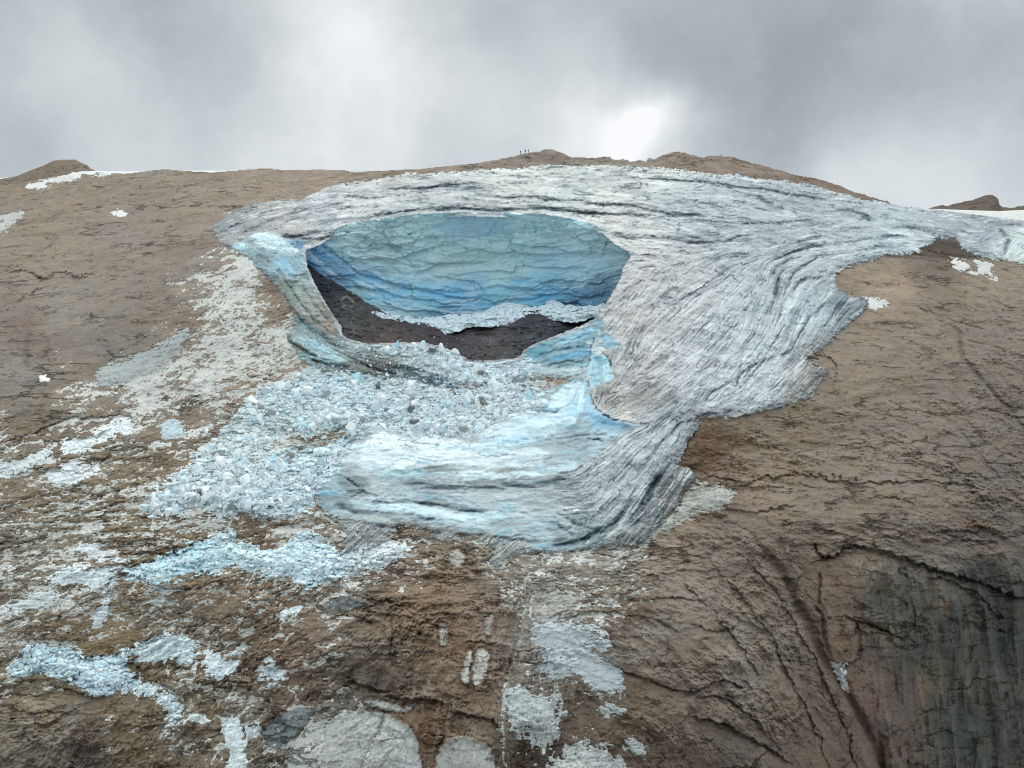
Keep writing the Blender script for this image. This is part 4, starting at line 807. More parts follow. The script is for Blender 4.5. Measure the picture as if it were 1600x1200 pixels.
clc = colours([(375, 384, (172, 206, 218)), (400, 370, (196, 222, 230)), (440, 380, (176, 210, 226)), (460, 400, (146, 186, 202)), (400, 395, (120, 148, 154)), (440, 420, (138, 184, 204)), (450, 412, (124, 180, 208)), (475, 440, (150, 176, 178)), (440, 440, (150, 164, 158)), (470, 465, (168, 184, 178)), (500, 490, (148, 148, 138)), (515, 510, (140, 124, 110)), (525, 518, (140, 168, 178)), (490, 478, (150, 158, 150)),
               (430, 515, (132, 142, 138)), (470, 530, (164, 190, 192)), (480, 545, (160, 204, 214)), (520, 560, (168, 188, 188)), (560, 560, (160, 172, 170)), (600, 565, (122, 116, 108)), (560, 580, (132, 132, 122)), (630, 575, (108, 130, 134)), (700, 596, (74, 112, 142)), (660, 582, (96, 128, 140)),
               (830, 552, (110, 160, 172)), (860, 540, (150, 200, 216)), (900, 525, (140, 190, 212)), (930, 505, (130, 180, 206)), (880, 555, (132, 186, 214)), (910, 545, (128, 184, 216)), (860, 568, (136, 176, 184)), (900, 575, (168, 192, 194)), (955, 535, (140, 180, 192)), (935, 540, (190, 205, 206)), (940, 565, (172, 206, 216)), (935, 590, (180, 212, 220)),
               (915, 600, (178, 206, 216)), (910, 640, (172, 206, 220)), (960, 660, (160, 198, 220)), (870, 640, (178, 208, 220)), (850, 665, (184, 208, 220)), (780, 665, (190, 214, 222)), (900, 680, (188, 214, 224)), (600, 680, (206, 222, 226)), (560, 720, (198, 218, 224)), (650, 710, (204, 220, 224)), (750, 720, (204, 222, 226)), (850, 715, (190, 216, 224)), (630, 738, (160, 206, 216)),
               (520, 760, (146, 176, 190)), (545, 760, (120, 134, 136)), (505, 780, (158, 180, 188)), (600, 770, (196, 214, 220)), (680, 755, (154, 160, 158)), (780, 760, (158, 164, 162)), (860, 755, (172, 178, 176)), (700, 785, (188, 208, 218)), (560, 790, (180, 206, 214)), (650, 800, (172, 200, 208)), (800, 790, (186, 206, 214)), (880, 790, (178, 196, 202)), (740, 805, (176, 206, 216)), (900, 830, (156, 178, 186)), (850, 840, (168, 196, 206)), (620, 790, (186, 210, 218)), (940, 650, (176, 204, 218)), (820, 640, (180, 204, 210)), (850, 600, (170, 190, 192))], 4, 3.4, 8, 26 * IC3 + 12 * IC1, 9 * IC3 * 1.3)
clc = clc * np.array([1.02, .985, .955])
clc = clc * .72 + .28 * clc.mean(-1, keepdims=True) * np.array([.97, 1.01, 1.02])
clc = clc * (.75 + .015 * LM + .035 * LS + (.04 * N8 + .05 * LF + .12 * IC3 + .10 * IC1 - .12 * np.exp(-(IE3 / .09) ** 2)) * np.where(s_slab > 0, .45, 1))[..., None]
dcl = sstep(.9, 2.0, .8 * LM + .6 * LMc)
for p, c, k in [([(560, 702), (588, 674), (640, 682), (700, 684), (760, 700), (700, 725), (600, 730)], (222, 232, 234), .7), ([(790, 655), (840, 645), (880, 645), (905, 660), (850, 682), (790, 690), (740, 690)], (196, 216, 225), .7),
                ([(745, 692), (780, 684), (850, 690), (800, 700), (770, 712), (745, 705)], (178, 208, 226), .6), ([(880, 602), (905, 590), (912, 600), (911, 645), (870, 652), (850, 640), (865, 620)], (198, 219, 227), .8),
                ([(913, 582), (919, 590), (923, 625), (936, 645), (960, 656), (1002, 662), (930, 674), (914, 655), (912, 610)], (140, 182, 206), .75), ([(943, 522), (976, 542), (950, 546), (942, 538)], (142, 182, 198), .8), ([(930, 525), (941, 516), (940, 543), (926, 545)], (186, 200, 200), .8),  # right flank of the spire painted darker, as its shaded side
                ([(922, 552), (938, 552), (952, 563), (961, 592), (940, 600), (922, 608), (918, 580)], (176, 207, 216), .8), ([(926, 556), (940, 555), (950, 566), (930, 565)], (104, 148, 168), .7), ([(918, 544), (982, 542), (976, 548), (925, 552)], (222, 227, 228), .8),
                ([(822, 548), (850, 535), (870, 545), (840, 560), (826, 564)], (104, 158, 176), .6), ([(860, 540), (900, 522), (930, 508), (925, 522), (880, 540)], (164, 208, 222), .7), ([(850, 560), (900, 548), (925, 545), (915, 556), (870, 565)], (112, 172, 208), .7), ([(840, 570), (900, 574), (915, 580), (880, 588), (835, 580)], (186, 204, 206), .7),
                ([(770, 600), (800, 590), (840, 592), (850, 600), (810, 605), (785, 612)], (140, 186, 200), .7), ([(600, 740), (660, 736), (720, 742), (790, 738), (860, 730), (905, 715), (900, 735), (850, 745), (780, 750), (660, 748)], (204, 224, 230), .6), ([(560, 785), (600, 775), (650, 790), (720, 802), (780, 800), (800, 812), (700, 812), (600, 800)], (196, 218, 225), .6)]:
    clc = paintmix(clc, sstep(-1.5, 1.5, sdf(p, w1=2.5, w2=2) + 1.2 * LS + 1.0 * C1), c, k)
for p, c, k in [([(393, 368), (408, 365), (425, 364), (440, 372), (455, 384), (468, 393), (450, 394), (430, 388), (405, 384)], (214, 236, 242), .85), ([(360, 384), (372, 379), (386, 382), (380, 389), (366, 389)], (190, 222, 232), .8), ([(385, 388), (410, 388), (430, 394), (425, 402), (400, 400)], (112, 142, 150), .7),
                ([(430, 408), (445, 405), (462, 428), (455, 436), (440, 425)], (140, 190, 212), .5), ([(455, 372), (470, 378), (480, 388), (470, 392), (458, 384)], (60, 110, 150), .7), ([(425, 425), (450, 440), (470, 470), (460, 470), (440, 450)], (120, 134, 120), .5), ([(470, 520), (500, 535), (540, 560), (520, 562), (480, 545)], (170, 212, 222), .6),
                ([(605, 748), (640, 744), (700, 750), (800, 752), (850, 748), (905, 738), (900, 752), (850, 766), (790, 774), (720, 772), (650, 764), (625, 758)], (170, 180, 182), .7),
                ([(494, 746), (515, 740), (540, 752), (568, 766), (556, 776), (530, 780), (515, 788), (500, 778), (492, 760)], (140, 160, 168), .9), ([(528, 742), (545, 750), (568, 767), (550, 775), (535, 765), (524, 752)], (116, 128, 130), .8),
                ([(560, 806), (640, 812), (700, 822), (760, 832), (800, 838), (800, 850), (740, 846), (660, 838), (600, 826)], (150, 155, 152), .7), ([(645, 783), (700, 784), (760, 794), (762, 799), (700, 794), (650, 788)], (112, 122, 124), .8),
                ([(610, 738), (650, 732), (665, 740), (640, 744)], (165, 205, 215), .4), ([(800, 702), (830, 696), (845, 702), (820, 708)], (170, 200, 214), .4), ([(560, 700), (620, 678), (700, 690), (780, 692), (860, 705), (840, 730), (740, 738), (640, 728), (560, 735)], (210, 226, 230), .6),
                ([(545, 560), (590, 555), (625, 560), (628, 568), (600, 572), (560, 568)], (118, 114, 106), .8), ([(500, 500), (520, 505), (528, 518), (515, 524), (500, 512)], (142, 120, 104), .7), ([(690, 590), (725, 592), (738, 600), (715, 605), (690, 600), (660, 590)], (62, 96, 130), .8)]:
    clc = paintmix(clc, sstep(-3, 3, sdf(p, w1=3, w2=2) + 2.5 * LM + 1.5 * LMc), c, k)
clc = paintmix(clc, dcl * (s_left > -5), (92, 98, 92), .55)
clc = paintmix(clc, dcl * (s_left <= -5), (120, 160, 178), .45)
clc = paintmix(clc, sstep(1.3, 2.2, R8 + .5 * LMc), (120, 184, 206), .4)
icec = glc * (1 - clean[..., None]) + clc * clean[..., None]
gdc = np.clip(GD, 0, 1)[..., None] * .85
icec = icec * (1 - gdc) + lin((58, 74, 84)) * gdc
# cavity wall: blue compressed ice with bedding
wallc = colours([(560, 360, (128, 150, 158)), (640, 350, (130, 156, 166)), (710, 350, (130, 164, 182)), (760, 345, (132, 168, 186)), (830, 350, (118, 150, 162)), (900, 360, (126, 156, 168)), (940, 375, (112, 138, 146)), (970, 400, (110, 140, 152)), (600, 390, (118, 142, 148)), (700, 385, (120, 148, 156)), (780, 385, (118, 146, 156)), (700, 415, (116, 140, 146)), (800, 410, (124, 154, 166)), (900, 400, (116, 146, 160)),
                 (900, 425, (116, 148, 162)), (960, 430, (88, 116, 134)), (940, 455, (60, 90, 116)), (880, 455, (74, 122, 150)), (900, 465, (52, 92, 126)), (860, 460, (66, 124, 158)), (820, 455, (96, 156, 184)), (780, 465, (104, 164, 194)), (740, 470, (80, 138, 178)), (780, 440, (140, 170, 180)), (750, 450, (96, 140, 170)), (700, 460, (88, 146, 180)), (660, 470, (96, 156, 186)), (620, 460, (84, 146, 184)), (640, 445, (96, 134, 152)), (580, 440, (74, 130, 170)), (600, 425, (106, 136, 148)),
                 (540, 420, (64, 112, 150)), (500, 400, (56, 106, 150)), (485, 400, (60, 114, 158)), (520, 390, (88, 128, 150)), (540, 375, (118, 138, 140)), (560, 400, (112, 136, 146)), (520, 430, (52, 84, 112)), (560, 455, (96, 128, 140)), (610, 485, (120, 148, 160)), (700, 483, (82, 120, 150)), (650, 490, (110, 140, 156)), (740, 400, (120, 146, 154))], 6, 3.4, 8, 10 * WC2 + 14 * WC, 8 * WC + 3 * BN)
_ds = (.22 - .14 * sstep(430, 470, Y))[..., None]
wallc = (wallc * (1 - _ds) + _ds * wallc.mean(-1, keepdims=True)) * np.array([.96, 1.015, .97]) * (1 - .12 * sstep(430, 480, Y))[..., None]
wallc = wallc * (1 + .10 * WC3 * _vm - .12 * np.exp(-(WE3 / .05) ** 2) * _vm + .07 * WC + .05 * WC2 + .05 * C1 + .16 * BN + .11 * BN2 - (.10 + .2 * _lo) * sstep(.40, .5, BA) - .16 * sstep(.38, .5, BB) - .10 * np.exp(-(WE / .03) ** 2) + .03 * LM + .04 * N8 + .05 * N1)[..., None]
wallc = paintmix(wallc, sstep(1.4, 2.4, .8 * LM + .7 * LMc), (62, 80, 90), .5)
for p, c, k in [([(775, 478), (778, 466), (790, 458), (815, 452), (850, 450), (835, 462), (815, 472), (800, 474)], (136, 170, 188), .5), ([(715, 452), (735, 442), (745, 448), (748, 462), (735, 462)], (150, 176, 188), .6), ([(630, 440), (650, 430), (690, 438), (700, 452), (660, 450)], (130, 164, 178), .5),
                ([(800, 400), (850, 396), (940, 400), (960, 425), (900, 432), (820, 420)], (122, 152, 166), .6), ([(590, 470), (620, 462), (660, 470), (690, 480), (640, 492), (605, 486)], (128, 158, 172), .6), ([(680, 345), (720, 338), (790, 340), (800, 360), (750, 375), (690, 370)], (136, 174, 192), .5), ([(600, 420), (650, 410), (700, 425), (680, 440), (620, 438)], (130, 152, 158), .5)]:
    wallc = paintmix(wallc, sstep(-4, 4, sdf(p, w1=5, w2=3) + 3 * LM), c, k)
wallc = paintmix(wallc, sstep(1.0, 2.0, LF * .5 + R2 * .5 - LMc * .8), (176, 196, 204), .45)
print('colour', time.time() - T0)

# ------------------------------------------------------------------ materials
def material(name, rough=.9, spec=.25, bump=.3, bscale=2.0, mott=.12, fixed=None, sss=0):
    m_ = bpy.data.materials.new(name)
    m_.use_nodes = True
    nt = m_.node_tree
    N, L = nt.nodes.new, nt.links.new
    bs = nt.nodes['Principled BSDF']
    bs.inputs['Roughness'].default_value = rough
    bs.inputs['Specular IOR Level'].default_value = spec
    tc = N('ShaderNodeTexCoord')
    nz = N('ShaderNodeTexNoise'); nz.inputs['Scale'].default_value = bscale; nz.inputs['Detail'].default_value = 5; nz.inputs['Roughness'].default_value = .65
    L(tc.outputs['Object'], nz.inputs['Vector'])
    mr = N('ShaderNodeMapRange'); mr.inputs[1].default_value = .25; mr.inputs[2].default_value = .75; mr.inputs[3].default_value = 1 - mott; mr.inputs[4].default_value = 1 + mott
    L(nz.outputs['Fac'], mr.inputs[0])
    vm = N('ShaderNodeVectorMath'); vm.operation = 'SCALE'
    if fixed is None:
        at = N('ShaderNodeAttribute'); at.attribute_name = 'mineral'
        L(at.outputs['Color'], vm.inputs[0])
    else:
        vm.inputs[0].default_value = tuple(lin(fixed))
    L(mr.outputs[0], vm.inputs['Scale'])
    L(vm.outputs[0], bs.inputs['Base Color'])
    if bump:
        bp = N('ShaderNodeBump'); bp.inputs['Strength'].default_value = bump; bp.inputs['Distance'].default_value = .5
        L(nz.outputs['Fac'], bp.inputs['Height']); L(bp.outputs[0], bs.inputs['Normal'])
    return m_


M_ROCK = material('rock', .95, .15, .65, 1.3, .18)


def joint(mat, specs, bump=.8):
    """open joints and worn bedding edges in object space"""
    nt = mat.node_tree
    N, L = nt.nodes.new, nt.links.new
    bs = nt.nodes['Principled BSDF']
    colsock = bs.inputs['Base Color'].links[0].from_socket
    nrm = bs.inputs['Normal'].links[0].from_socket
    tc = N('ShaderNodeTexCoord')
    for (sc_, zs, wd, dk, warp, thr, sd) in specs:
        mp = N('ShaderNodeMapping'); mp.inputs['Scale'].default_value = (sc_, sc_, sc_ * zs); mp.inputs['Location'].default_value = (sd, sd * 2, sd * 3)
        mp.inputs['Rotation'].default_value = (0, math.radians(-9 + sd), 0)
        L(tc.outputs['Object'], mp.inputs[0])
        nz = N('ShaderNodeTexNoise'); nz.inputs['Scale'].default_value = 1.1; nz.inputs['Detail'].default_value = 4; nz.inputs['Roughness'].default_value = .6
        L(mp.outputs[0], nz.inputs['Vector'])
        ad = N('ShaderNodeVectorMath'); ad.operation = 'MULTIPLY_ADD'
        L(nz.outputs['Color'], ad.inputs[0]); ad.inputs[1].default_value = (warp,) * 3; L(mp.outputs[0], ad.inputs[2])
        vo = N('ShaderNodeTexVoronoi'); vo.feature = 'DISTANCE_TO_EDGE'; vo.inputs['Scale'].default_value = 1.0
        L(ad.outputs[0], vo.inputs['Vector'])
        mr = N('ShaderNodeMapRange'); mr.interpolation_type = 'SMOOTHSTEP'; mr.inputs[1].default_value = 0; mr.inputs[2].default_value = wd; mr.inputs[3].default_value = 1; mr.inputs[4].default_value = 0
        L(vo.outputs['Distance'], mr.inputs[0])
        n2 = N('ShaderNodeTexNoise'); n2.inputs['Scale'].default_value = .8; n2.inputs['Detail'].default_value = 3
        L(ad.outputs[0], n2.inputs['Vector'])
        m2 = N('ShaderNodeMapRange'); m2.interpolation_type = 'SMOOTHSTEP'; m2.inputs[1].default_value = thr; m2.inputs[2].default_value = thr + .12
        L(n2.outputs['Fac'], m2.inputs[0])
        mu = N('ShaderNodeMath'); mu.operation = 'MULTIPLY'; L(mr.outputs[0], mu.inputs[0]); L(m2.outputs[0], mu.inputs[1])
        k = N('ShaderNodeMath'); k.operation = 'MULTIPLY_ADD'; L(mu.outputs[0], k.inputs[0]); k.inputs[1].default_value = -dk; k.inputs[2].default_value = 1
        vm = N('ShaderNodeVectorMath'); vm.operation = 'SCALE'; L(colsock, vm.inputs[0]); L(k.outputs[0], vm.inputs['Scale'])
        colsock = vm.outputs[0]
        bp = N('ShaderNodeBump'); bp.invert = True; bp.inputs['Strength'].default_value = bump; bp.inputs['Distance'].default_value = 1.2 / sc_ * .12
        L(mu.outputs[0], bp.inputs['Height']); L(nrm, bp.inputs['Normal'])
        nrm = bp.outputs[0]
    L(colsock, bs.inputs['Base Color']); L(nrm, bs.inputs['Normal'])


joint(M_ROCK, [(.035, 4.5, .04, .36, 1.3, .54, 3), (.17, 3.0, .08, .30, 1.2, .53, 7)])
M_ICE = material('glacier_ice', .7, .3, .6, 1.4, .13)
M_WALL = material('blue_ice', .45, .45, .4, 1.2, .08)
M_SNOW = material('snow', .85, .2, .5, 1.8, .08)


def tag(o, label=None, cat=None, group=None, kind=None):
    for k, v in (('label', label), ('category', cat), ('group', group), ('kind', kind)):
        if v:
            o[k] = v
    return o


def surface(name, D, keep, col, mat, parent=None):
    """real surface over the kept cells of the survey grid"""
    kc = keep[:-1, :-1] | keep[1:, :-1] | keep[:-1, 1:] | keep[1:, 1:]
    vk = np.zeros(X.shape, bool)
    vk[:-1, :-1] |= kc; vk[1:, :-1] |= kc; vk[:-1, 1:] |= kc; vk[1:, 1:] |= kc
    idx = -np.ones(X.shape, np.int32)
    n = int(vk.sum())
    idx[vk] = np.arange(n)
    kb = KB[vk]
    d = D[vk]
    px_ = (X[vk] - 800) / F; pz = (600 - Y[vk]) / F
    co = np.empty((n, 3), np.float32)
    co[:, 0] = px_ * d; co[:, 1] = d + 2.2 * kb; co[:, 2] = pz * d - 0.55 * kb - 0.012 * kb ** 2
    q = np.stack([idx[1:, :-1][kc], idx[1:, 1:][kc], idx[:-1, 1:][kc], idx[:-1, :-1][kc]], 1).astype(np.int32)
    me = bpy.data.meshes.new(name)
    me.vertices.add(n); me.vertices.foreach_set('co', co.ravel())
    nf = len(q)
    me.loops.add(nf * 4); me.loops.foreach_set('vertex_index', q.ravel())
    me.polygons.add(nf)
    me.polygons.foreach_set('loop_start', np.arange(0, nf * 4, 4, dtype=np.int32))
    me.polygons.foreach_set('use_smooth', np.ones(nf, bool))
    me.update()
    a = me.attributes.new('mineral', 'FLOAT_COLOR', 'POINT')
    c4 = np.ones((n, 4), np.float32)
    kk = {'glacier': 1.2, 'cavity_wall': 2.7, 'ice_bank': 1.85, 'ice_rubble': 1.6}.get(name, 1.2 if mat is M_SNOW else 1.0)
    c4[:, :3] = (kk * col[vk] if col.ndim == 3 else np.broadcast_to(col, (n, 3))) * K
    c4[:, :3] = np.clip(c4[:, :3] / np.maximum(1, c4[:, :3].max(-1, keepdims=True) / .9), 0, 1)
    a.data.foreach_set('color', c4.ravel())
    me.materials.append(mat)
    o = bpy.data.objects.new(name, me)
    COL.objects.link(o)
    if parent:
        o.parent = parent
    return o


def pos(D, x, y):
    """world point of a surface at survey position (x, y)"""
    i = int(np.clip(round((y - YS[0]) / G), 0, NY - 1)); j = int(np.clip(round((x - XS[0]) / G), 0, NX - 1))
    d = float(D[i, j])
    return Vector(((x - 800) / F * d, d, (600 - y) / F * d))


o = surface('mountain_slope', D_bed, np.ones(X.shape, bool), rockc, M_ROCK)
tag(o, 'bare brown limestone mountain face rising to a rounded ridge', 'mountain slope', kind='structure')
keep_g = (s_gl > -4) & (s_cav < 2)
gl = surface('glacier', D_ice, keep_g, icec, M_ICE)
tag(gl, 'grey streaked glacier draped over the slope with a broken hollow', 'glacier', kind='structure')
# rim faces between the ice surface and the hollow are part of the wall
wl = surface('cavity_wall', D_wallf, (s_cav > -3) & (s_wall > -2), wallc, M_WALL, gl)
wl['label'] = 'curved blue ice face at the back of the hollow'
print('main surfaces', time.time() - T0)

# ------------------------------------------------------------------ snow patches
GRP = 'snow patches on the rock'
# broken dust of snow over the rock
hollow = boxblur(rel, 6) - boxblur(rel, 1)
tn = .25 * LS + .25 * LC + .5 * R2 + .5 * N8 + .7 * N1 + .7 * C1 + .7 * C3 + .6 * np.clip(nrmz(hollow), -1.5, 1.5)
tn = nrmz(tn)
fr = np.clip(dens ** .4545 * 1.05 - .20, 1e-4, .97)
t_d = (tn - np.log((1 - fr) / fr) / 1.65) * .30
t_d = np.where(fr < .03, -1, t_d)
t_d = np.where(s_gl > 3, -1, t_d)
t_d = np.where(s_cav > -2, -1, t_d)
dcol = np.broadcast_to(lin((186, 186, 181)), X.shape + (3,)) * (1 + .06 * LF + .07 * N8)[..., None]
o = surface('snow_dusting', D_rock - np.clip(t_d, -.5, .3), (t_d > -.12) & (Y0 >= Y - .01), dcol, M_SNOW)
tag(o, 'thin broken dusting of snow and ice crumbs over brown rock', 'snow dusting', kind='stuff')
for poly, label, c, pat in SNOW:
    s = sdf(poly, pad=20, w1=3 + 4 * pat, w2=2.5 + 3 * pat)
    t = np.clip(s * .07 + (.16 + pat * .42) * (tn + .25), -.6, .7)
    t = np.where(s < -8, -1, t)
    base = D_rock + .45 * np.where(rel > 0, 0, 0)
    cc = np.broadcast_to(lin(c), X.shape + (3,)) * (1 + .06 * N1 + .06 * N8 + .12 * pat * C1)[..., None]
    o = surface('snow_patch', base - t - .05, (t > -.15) & (Y0 >= ysky[None, :] - G), cc, M_SNOW)
    tag(o, label, 'snow patch', GRP)
# snow heaped on the floor of the hollow
for poly, label in [([(625, 496), (660, 500), (688, 497), (716, 492), (747, 491), (782, 479), (800, 474), (835, 482), (850, 478), (862, 471), (868, 472), (887, 480), (922, 480), (950, 475), (945, 490), (930, 494), (898, 504), (863, 498), (831, 495), (810, 505), (765, 509), (735, 509), (700, 520), (690, 516), (681, 511), (655, 506), (635, 503)],
                     'long bank of broken white ice at the foot of the blue cavity wall'),
                    ([(574, 484), (582, 483), (596, 487), (612, 493), (633, 500), (622, 504), (600, 500), (585, 494)], 'small white ice heap left of the long bank inside the cavity')]:
    s = sdf(poly, pad=20, w1=2.5, w2=2.5)
    bk = tps([(560, 480, 403), (640, 495, 409), (740, 490, 409), (860, 475, 411), (950, 470, 400), (640, 520, 389), (740, 520, 393), (860, 510, 390), (930, 500, 392), (570, 500, 393)], X, Y)
    t = np.clip(s * .3, -2, 2.0) + .5 * R8 + .4 * N8 + .3 * R2 + 1.5 * C3 + 1.2 * T3 - .6 * CR3 + .8 * C1 + .8 * T1
    cc = np.broadcast_to(lin((178, 192, 199)), X.shape + (3,)) * (.95 + .06 * N8 + .2 * C3 + .25 * C1 - .3 * CR3)[..., None]
    o = surface('ice_bank', bk - t - 1.5, s > -1, cc, M_SNOW)
    tag(o, label, 'ice bank')

# ------------------------------------------------------------------ rubble of broken ice
def rubble_sheet(name, s, label, col, amp=1.0, tk=.35):
    base = np.where(s_gl > 2, np.minimum(D_ice, D_rock), D_rock)
    t = np.clip(s * .10, -.8, 1.6) * 1.0 + amp * (.35 * R8 + .25 * fbm(U / 3.2, V / 2.6, 3, 501, .65, True) + .7 * C3 + .7 * T3 - .5 * CR3 + .35 * C1 + .3 * T1 - .2 * CR1)
    s = np.where(s_cav > -1, np.minimum(s, -30 * sstep(-1, 1, s_cav) + s), s)
    _tn = .5 * N8 + .4 * R2 + .8 * C1 + .4 * N1 + .3 * LM + .5 * C3
    t = t * sstep(0, 8, s) + (1 - sstep(0, 8, s)) * (s * .05 + .45 * _tn + .1)
    D = D0 - 2.0 * N30 - t - 1.2 * sstep(0, 25, s)
    D = np.minimum(np.where(s < 6, base - t * .8, 1e9), np.where(s >= 6, D, 1e9)) if False else (base - t) * (1 - sstep(2, 22, s)) + D * sstep(2, 22, s)
    o = surface(name, D, s > -16, col, M_SNOW)
    tag(o, label, 'ice rubble', kind='stuff')
    return D


rc = colours([(400, 770, (186, 206, 212)), (350, 700, (190, 202, 202)), (470, 740, (180, 202, 208)), (450, 630, (182, 200, 204)), (550, 620, (184, 204, 210)), (650, 650, (180, 196, 200)), (600, 560, (170, 180, 180)), (680, 570, (184, 196, 200)), (780, 580, (192, 208, 214)), (780, 630, (192, 204, 208)), (700, 690, (204, 212, 214)), (280, 780, (196, 208, 210)), (720, 640, (184, 198, 202)), (300, 870, (172, 204, 214)), (480, 870, (190, 212, 220)), (600, 870, (206, 214, 216)), (80, 1035, (180, 206, 214)), (160, 1060, (184, 206, 216)), (270, 1110, (202, 212, 216)), (420, 690, (184, 190, 186))], 8)
rc = rc * np.clip(.78 + .08 * N8 + .04 * LF + .05 * R2 + .2 * C1 + .2 * C3 - .25 * CR3 - .15 * CR1, .3, 1.1)[..., None]  # gaps between the lumps darkened in the colour, standing for shade
D_rub = rubble_sheet('ice_rubble', s_rub, 'field of crushed pale ice spread below the glacier hollow', rc)
D_t1 = rubble_sheet('ice_rubble', s_tong[0], 'cyan stream of crushed ice running down left across brown rock', rc, .7)
D_t2 = rubble_sheet('ice_rubble', s_tong[1], 'lowest stream of crushed ice winding over rock at lower left', rc, .7)
print('rubble sheets', time.time() - T0)

PROTO = []
for k in range(10):
    r = np.random.default_rng(900 + k)
    bm = bmesh.new()
    for _ in range(11):
        v = r.normal(0, 1, 3); v /= np.linalg.norm(v)
        v = v * r.uniform(.75, 1.0) * np.array([r.uniform(.9, 1.1), .85, .75])
        bm.verts.new(v)
    res = bmesh.ops.convex_hull(bm, input=bm.verts)
    bmesh.ops.delete(bm, geom=[g for g in res['geom_interior'] if isinstance(g, bmesh.types.BMVert)], context='VERTS')
    bm.verts.ensure_lookup_table(); bm.verts.index_update()
    PROTO.append((np.array([v.co[:] for v in bm.verts]), np.array([[v.index for v in f.verts] for f in bm.faces if len(f.verts) == 3]), bm))
M_BL = {k: material('block_ice_' + k, .6, .35, .25, 1.5, .10, fixed=c) for k, c in
        {'white': (228, 235, 238), 'pale': (212, 230, 238), 'cyan': (180, 219, 233), 'grey': (150, 157, 158), 'dirty': (104, 108, 106), 'dark': (172, 194, 203)}.items()}
PMESH = {}
for k, (v, f, bm) in enumerate(PROTO):
    for mk, mm in M_BL.items():
        me = bpy.data.meshes.new('ice_block')
        bm.to_mesh(me)
        me.materials.append(mm)
        PMESH[(k, mk)] = me


def rot(r):
    q = r.normal(0, 1, 4); q /= np.linalg.norm(q)
    w, x, y, z = q
    return np.array([[1 - 2 * (y * y + z * z), 2 * (x * y - z * w), 2 * (x * z + y * w)], [2 * (x * y + z * w), 1 - 2 * (x * x + z * z), 2 * (y * z - x * w)], [2 * (x * z - y * w), 2 * (y * z + x * w), 1 - 2 * (x * x + y * y)]])


rb = np.random.default_rng(42)
cand = []


def scatter(s, D, n, lo, hi, alpha, inset=1.0, wt=None, hollow_=False):
    ii, jj = np.nonzero((s > inset) & (Y0 >= Y - .01) & ((s_cav > 3) if hollow_ else (s_cav < -3)))
    if wt is not None:
        p = wt[ii, jj]; p = p / p.sum()
        ch = rb.choice(len(ii), n, p=p)
    else:
        ch = rb.integers(0, len(ii), n)
    for c in ch:
        x = XS[jj[c]] + rb.uniform(-.7, .7); y = YS[ii[c]] + rb.uniform(-.7, .7)
        r = lo * (1 - rb.random() * (1 - (lo / hi) ** alpha)) ** (-1 / alpha)
        cand.append((r, x, y, D))


wr = np.clip(.4 + 1.3 * N8 + .6 * N30, .04, 3)
scatter(s_rub, D_rub, 8500, .38, 3.6, 2.15, 0.0, wr)
scatter(s_rub, D_rub, 1500, .25, .8, 2.3, -14, wr)
scatter(s_rub, D_rub, 5000, .22, .5, 2.3, -3)
scatter(s_tong[0], D_t1, 1500, .3, 1.3, 2.2, -5)
scatter(s_tong[1], D_t2, 1100, .28, 1.2, 2.2, -5)
scatter(sdf([(580, 664), (640, 668), (700, 676), (760, 660), (800, 690), (740, 705), (660, 695), (600, 690), (560, 690)], w1=6, w2=4), np.minimum(D_ice, D_rub), 420, .25, .9, 2.3, -4)
scatter(sdf([(455, 515), (500, 525), (535, 535), (600, 550), (660, 575), (700, 590), (660, 592), (600, 585), (540, 582), (490, 575), (460, 550)], w1=4, w2=3), np.minimum(D_ice, D_rub), 420, .25, 1.2, 2.2, -2)
scatter(np.where(s_left > 0, 3 - s_left, -9) * (s_cav > -14), np.minimum(D_ice, D_rub), 160, .25, 1.3, 2.1, -2)
scatter(sdf([(388, 366), (420, 364), (450, 372), (474, 390), (465, 400), (430, 395), (395, 390), (372, 384)], w1=3, w2=2), np.minimum(D_ice, D_rub), 120, .3, 1.8, 2.0, 0)
scatter(sdf([(540, 818), (620, 812), (660, 826), (760, 846), (850, 858), (820, 866), (760, 858), (660, 845), (600, 848), (550, 860), (520, 840)], w1=6, w2=4), np.minimum(D_ice, D_rock), 180, .2, .7, 2.4, -2)
scatter(sdf([(540, 500), (590, 495), (640, 512), (700, 524), (800, 512), (860, 505), (900, 510), (860, 525), (820, 545), (790, 562), (740, 562), (700, 545), (600, 535), (545, 525), (500, 460)], w1=6, w2=4), D_bed, 170, .16, 1.0, 2.3, 0, None, True)
scatter(sdf(P_HOLE, w1=3, w2=2), D_rub, 150, .3, .8, 2.5, 0)
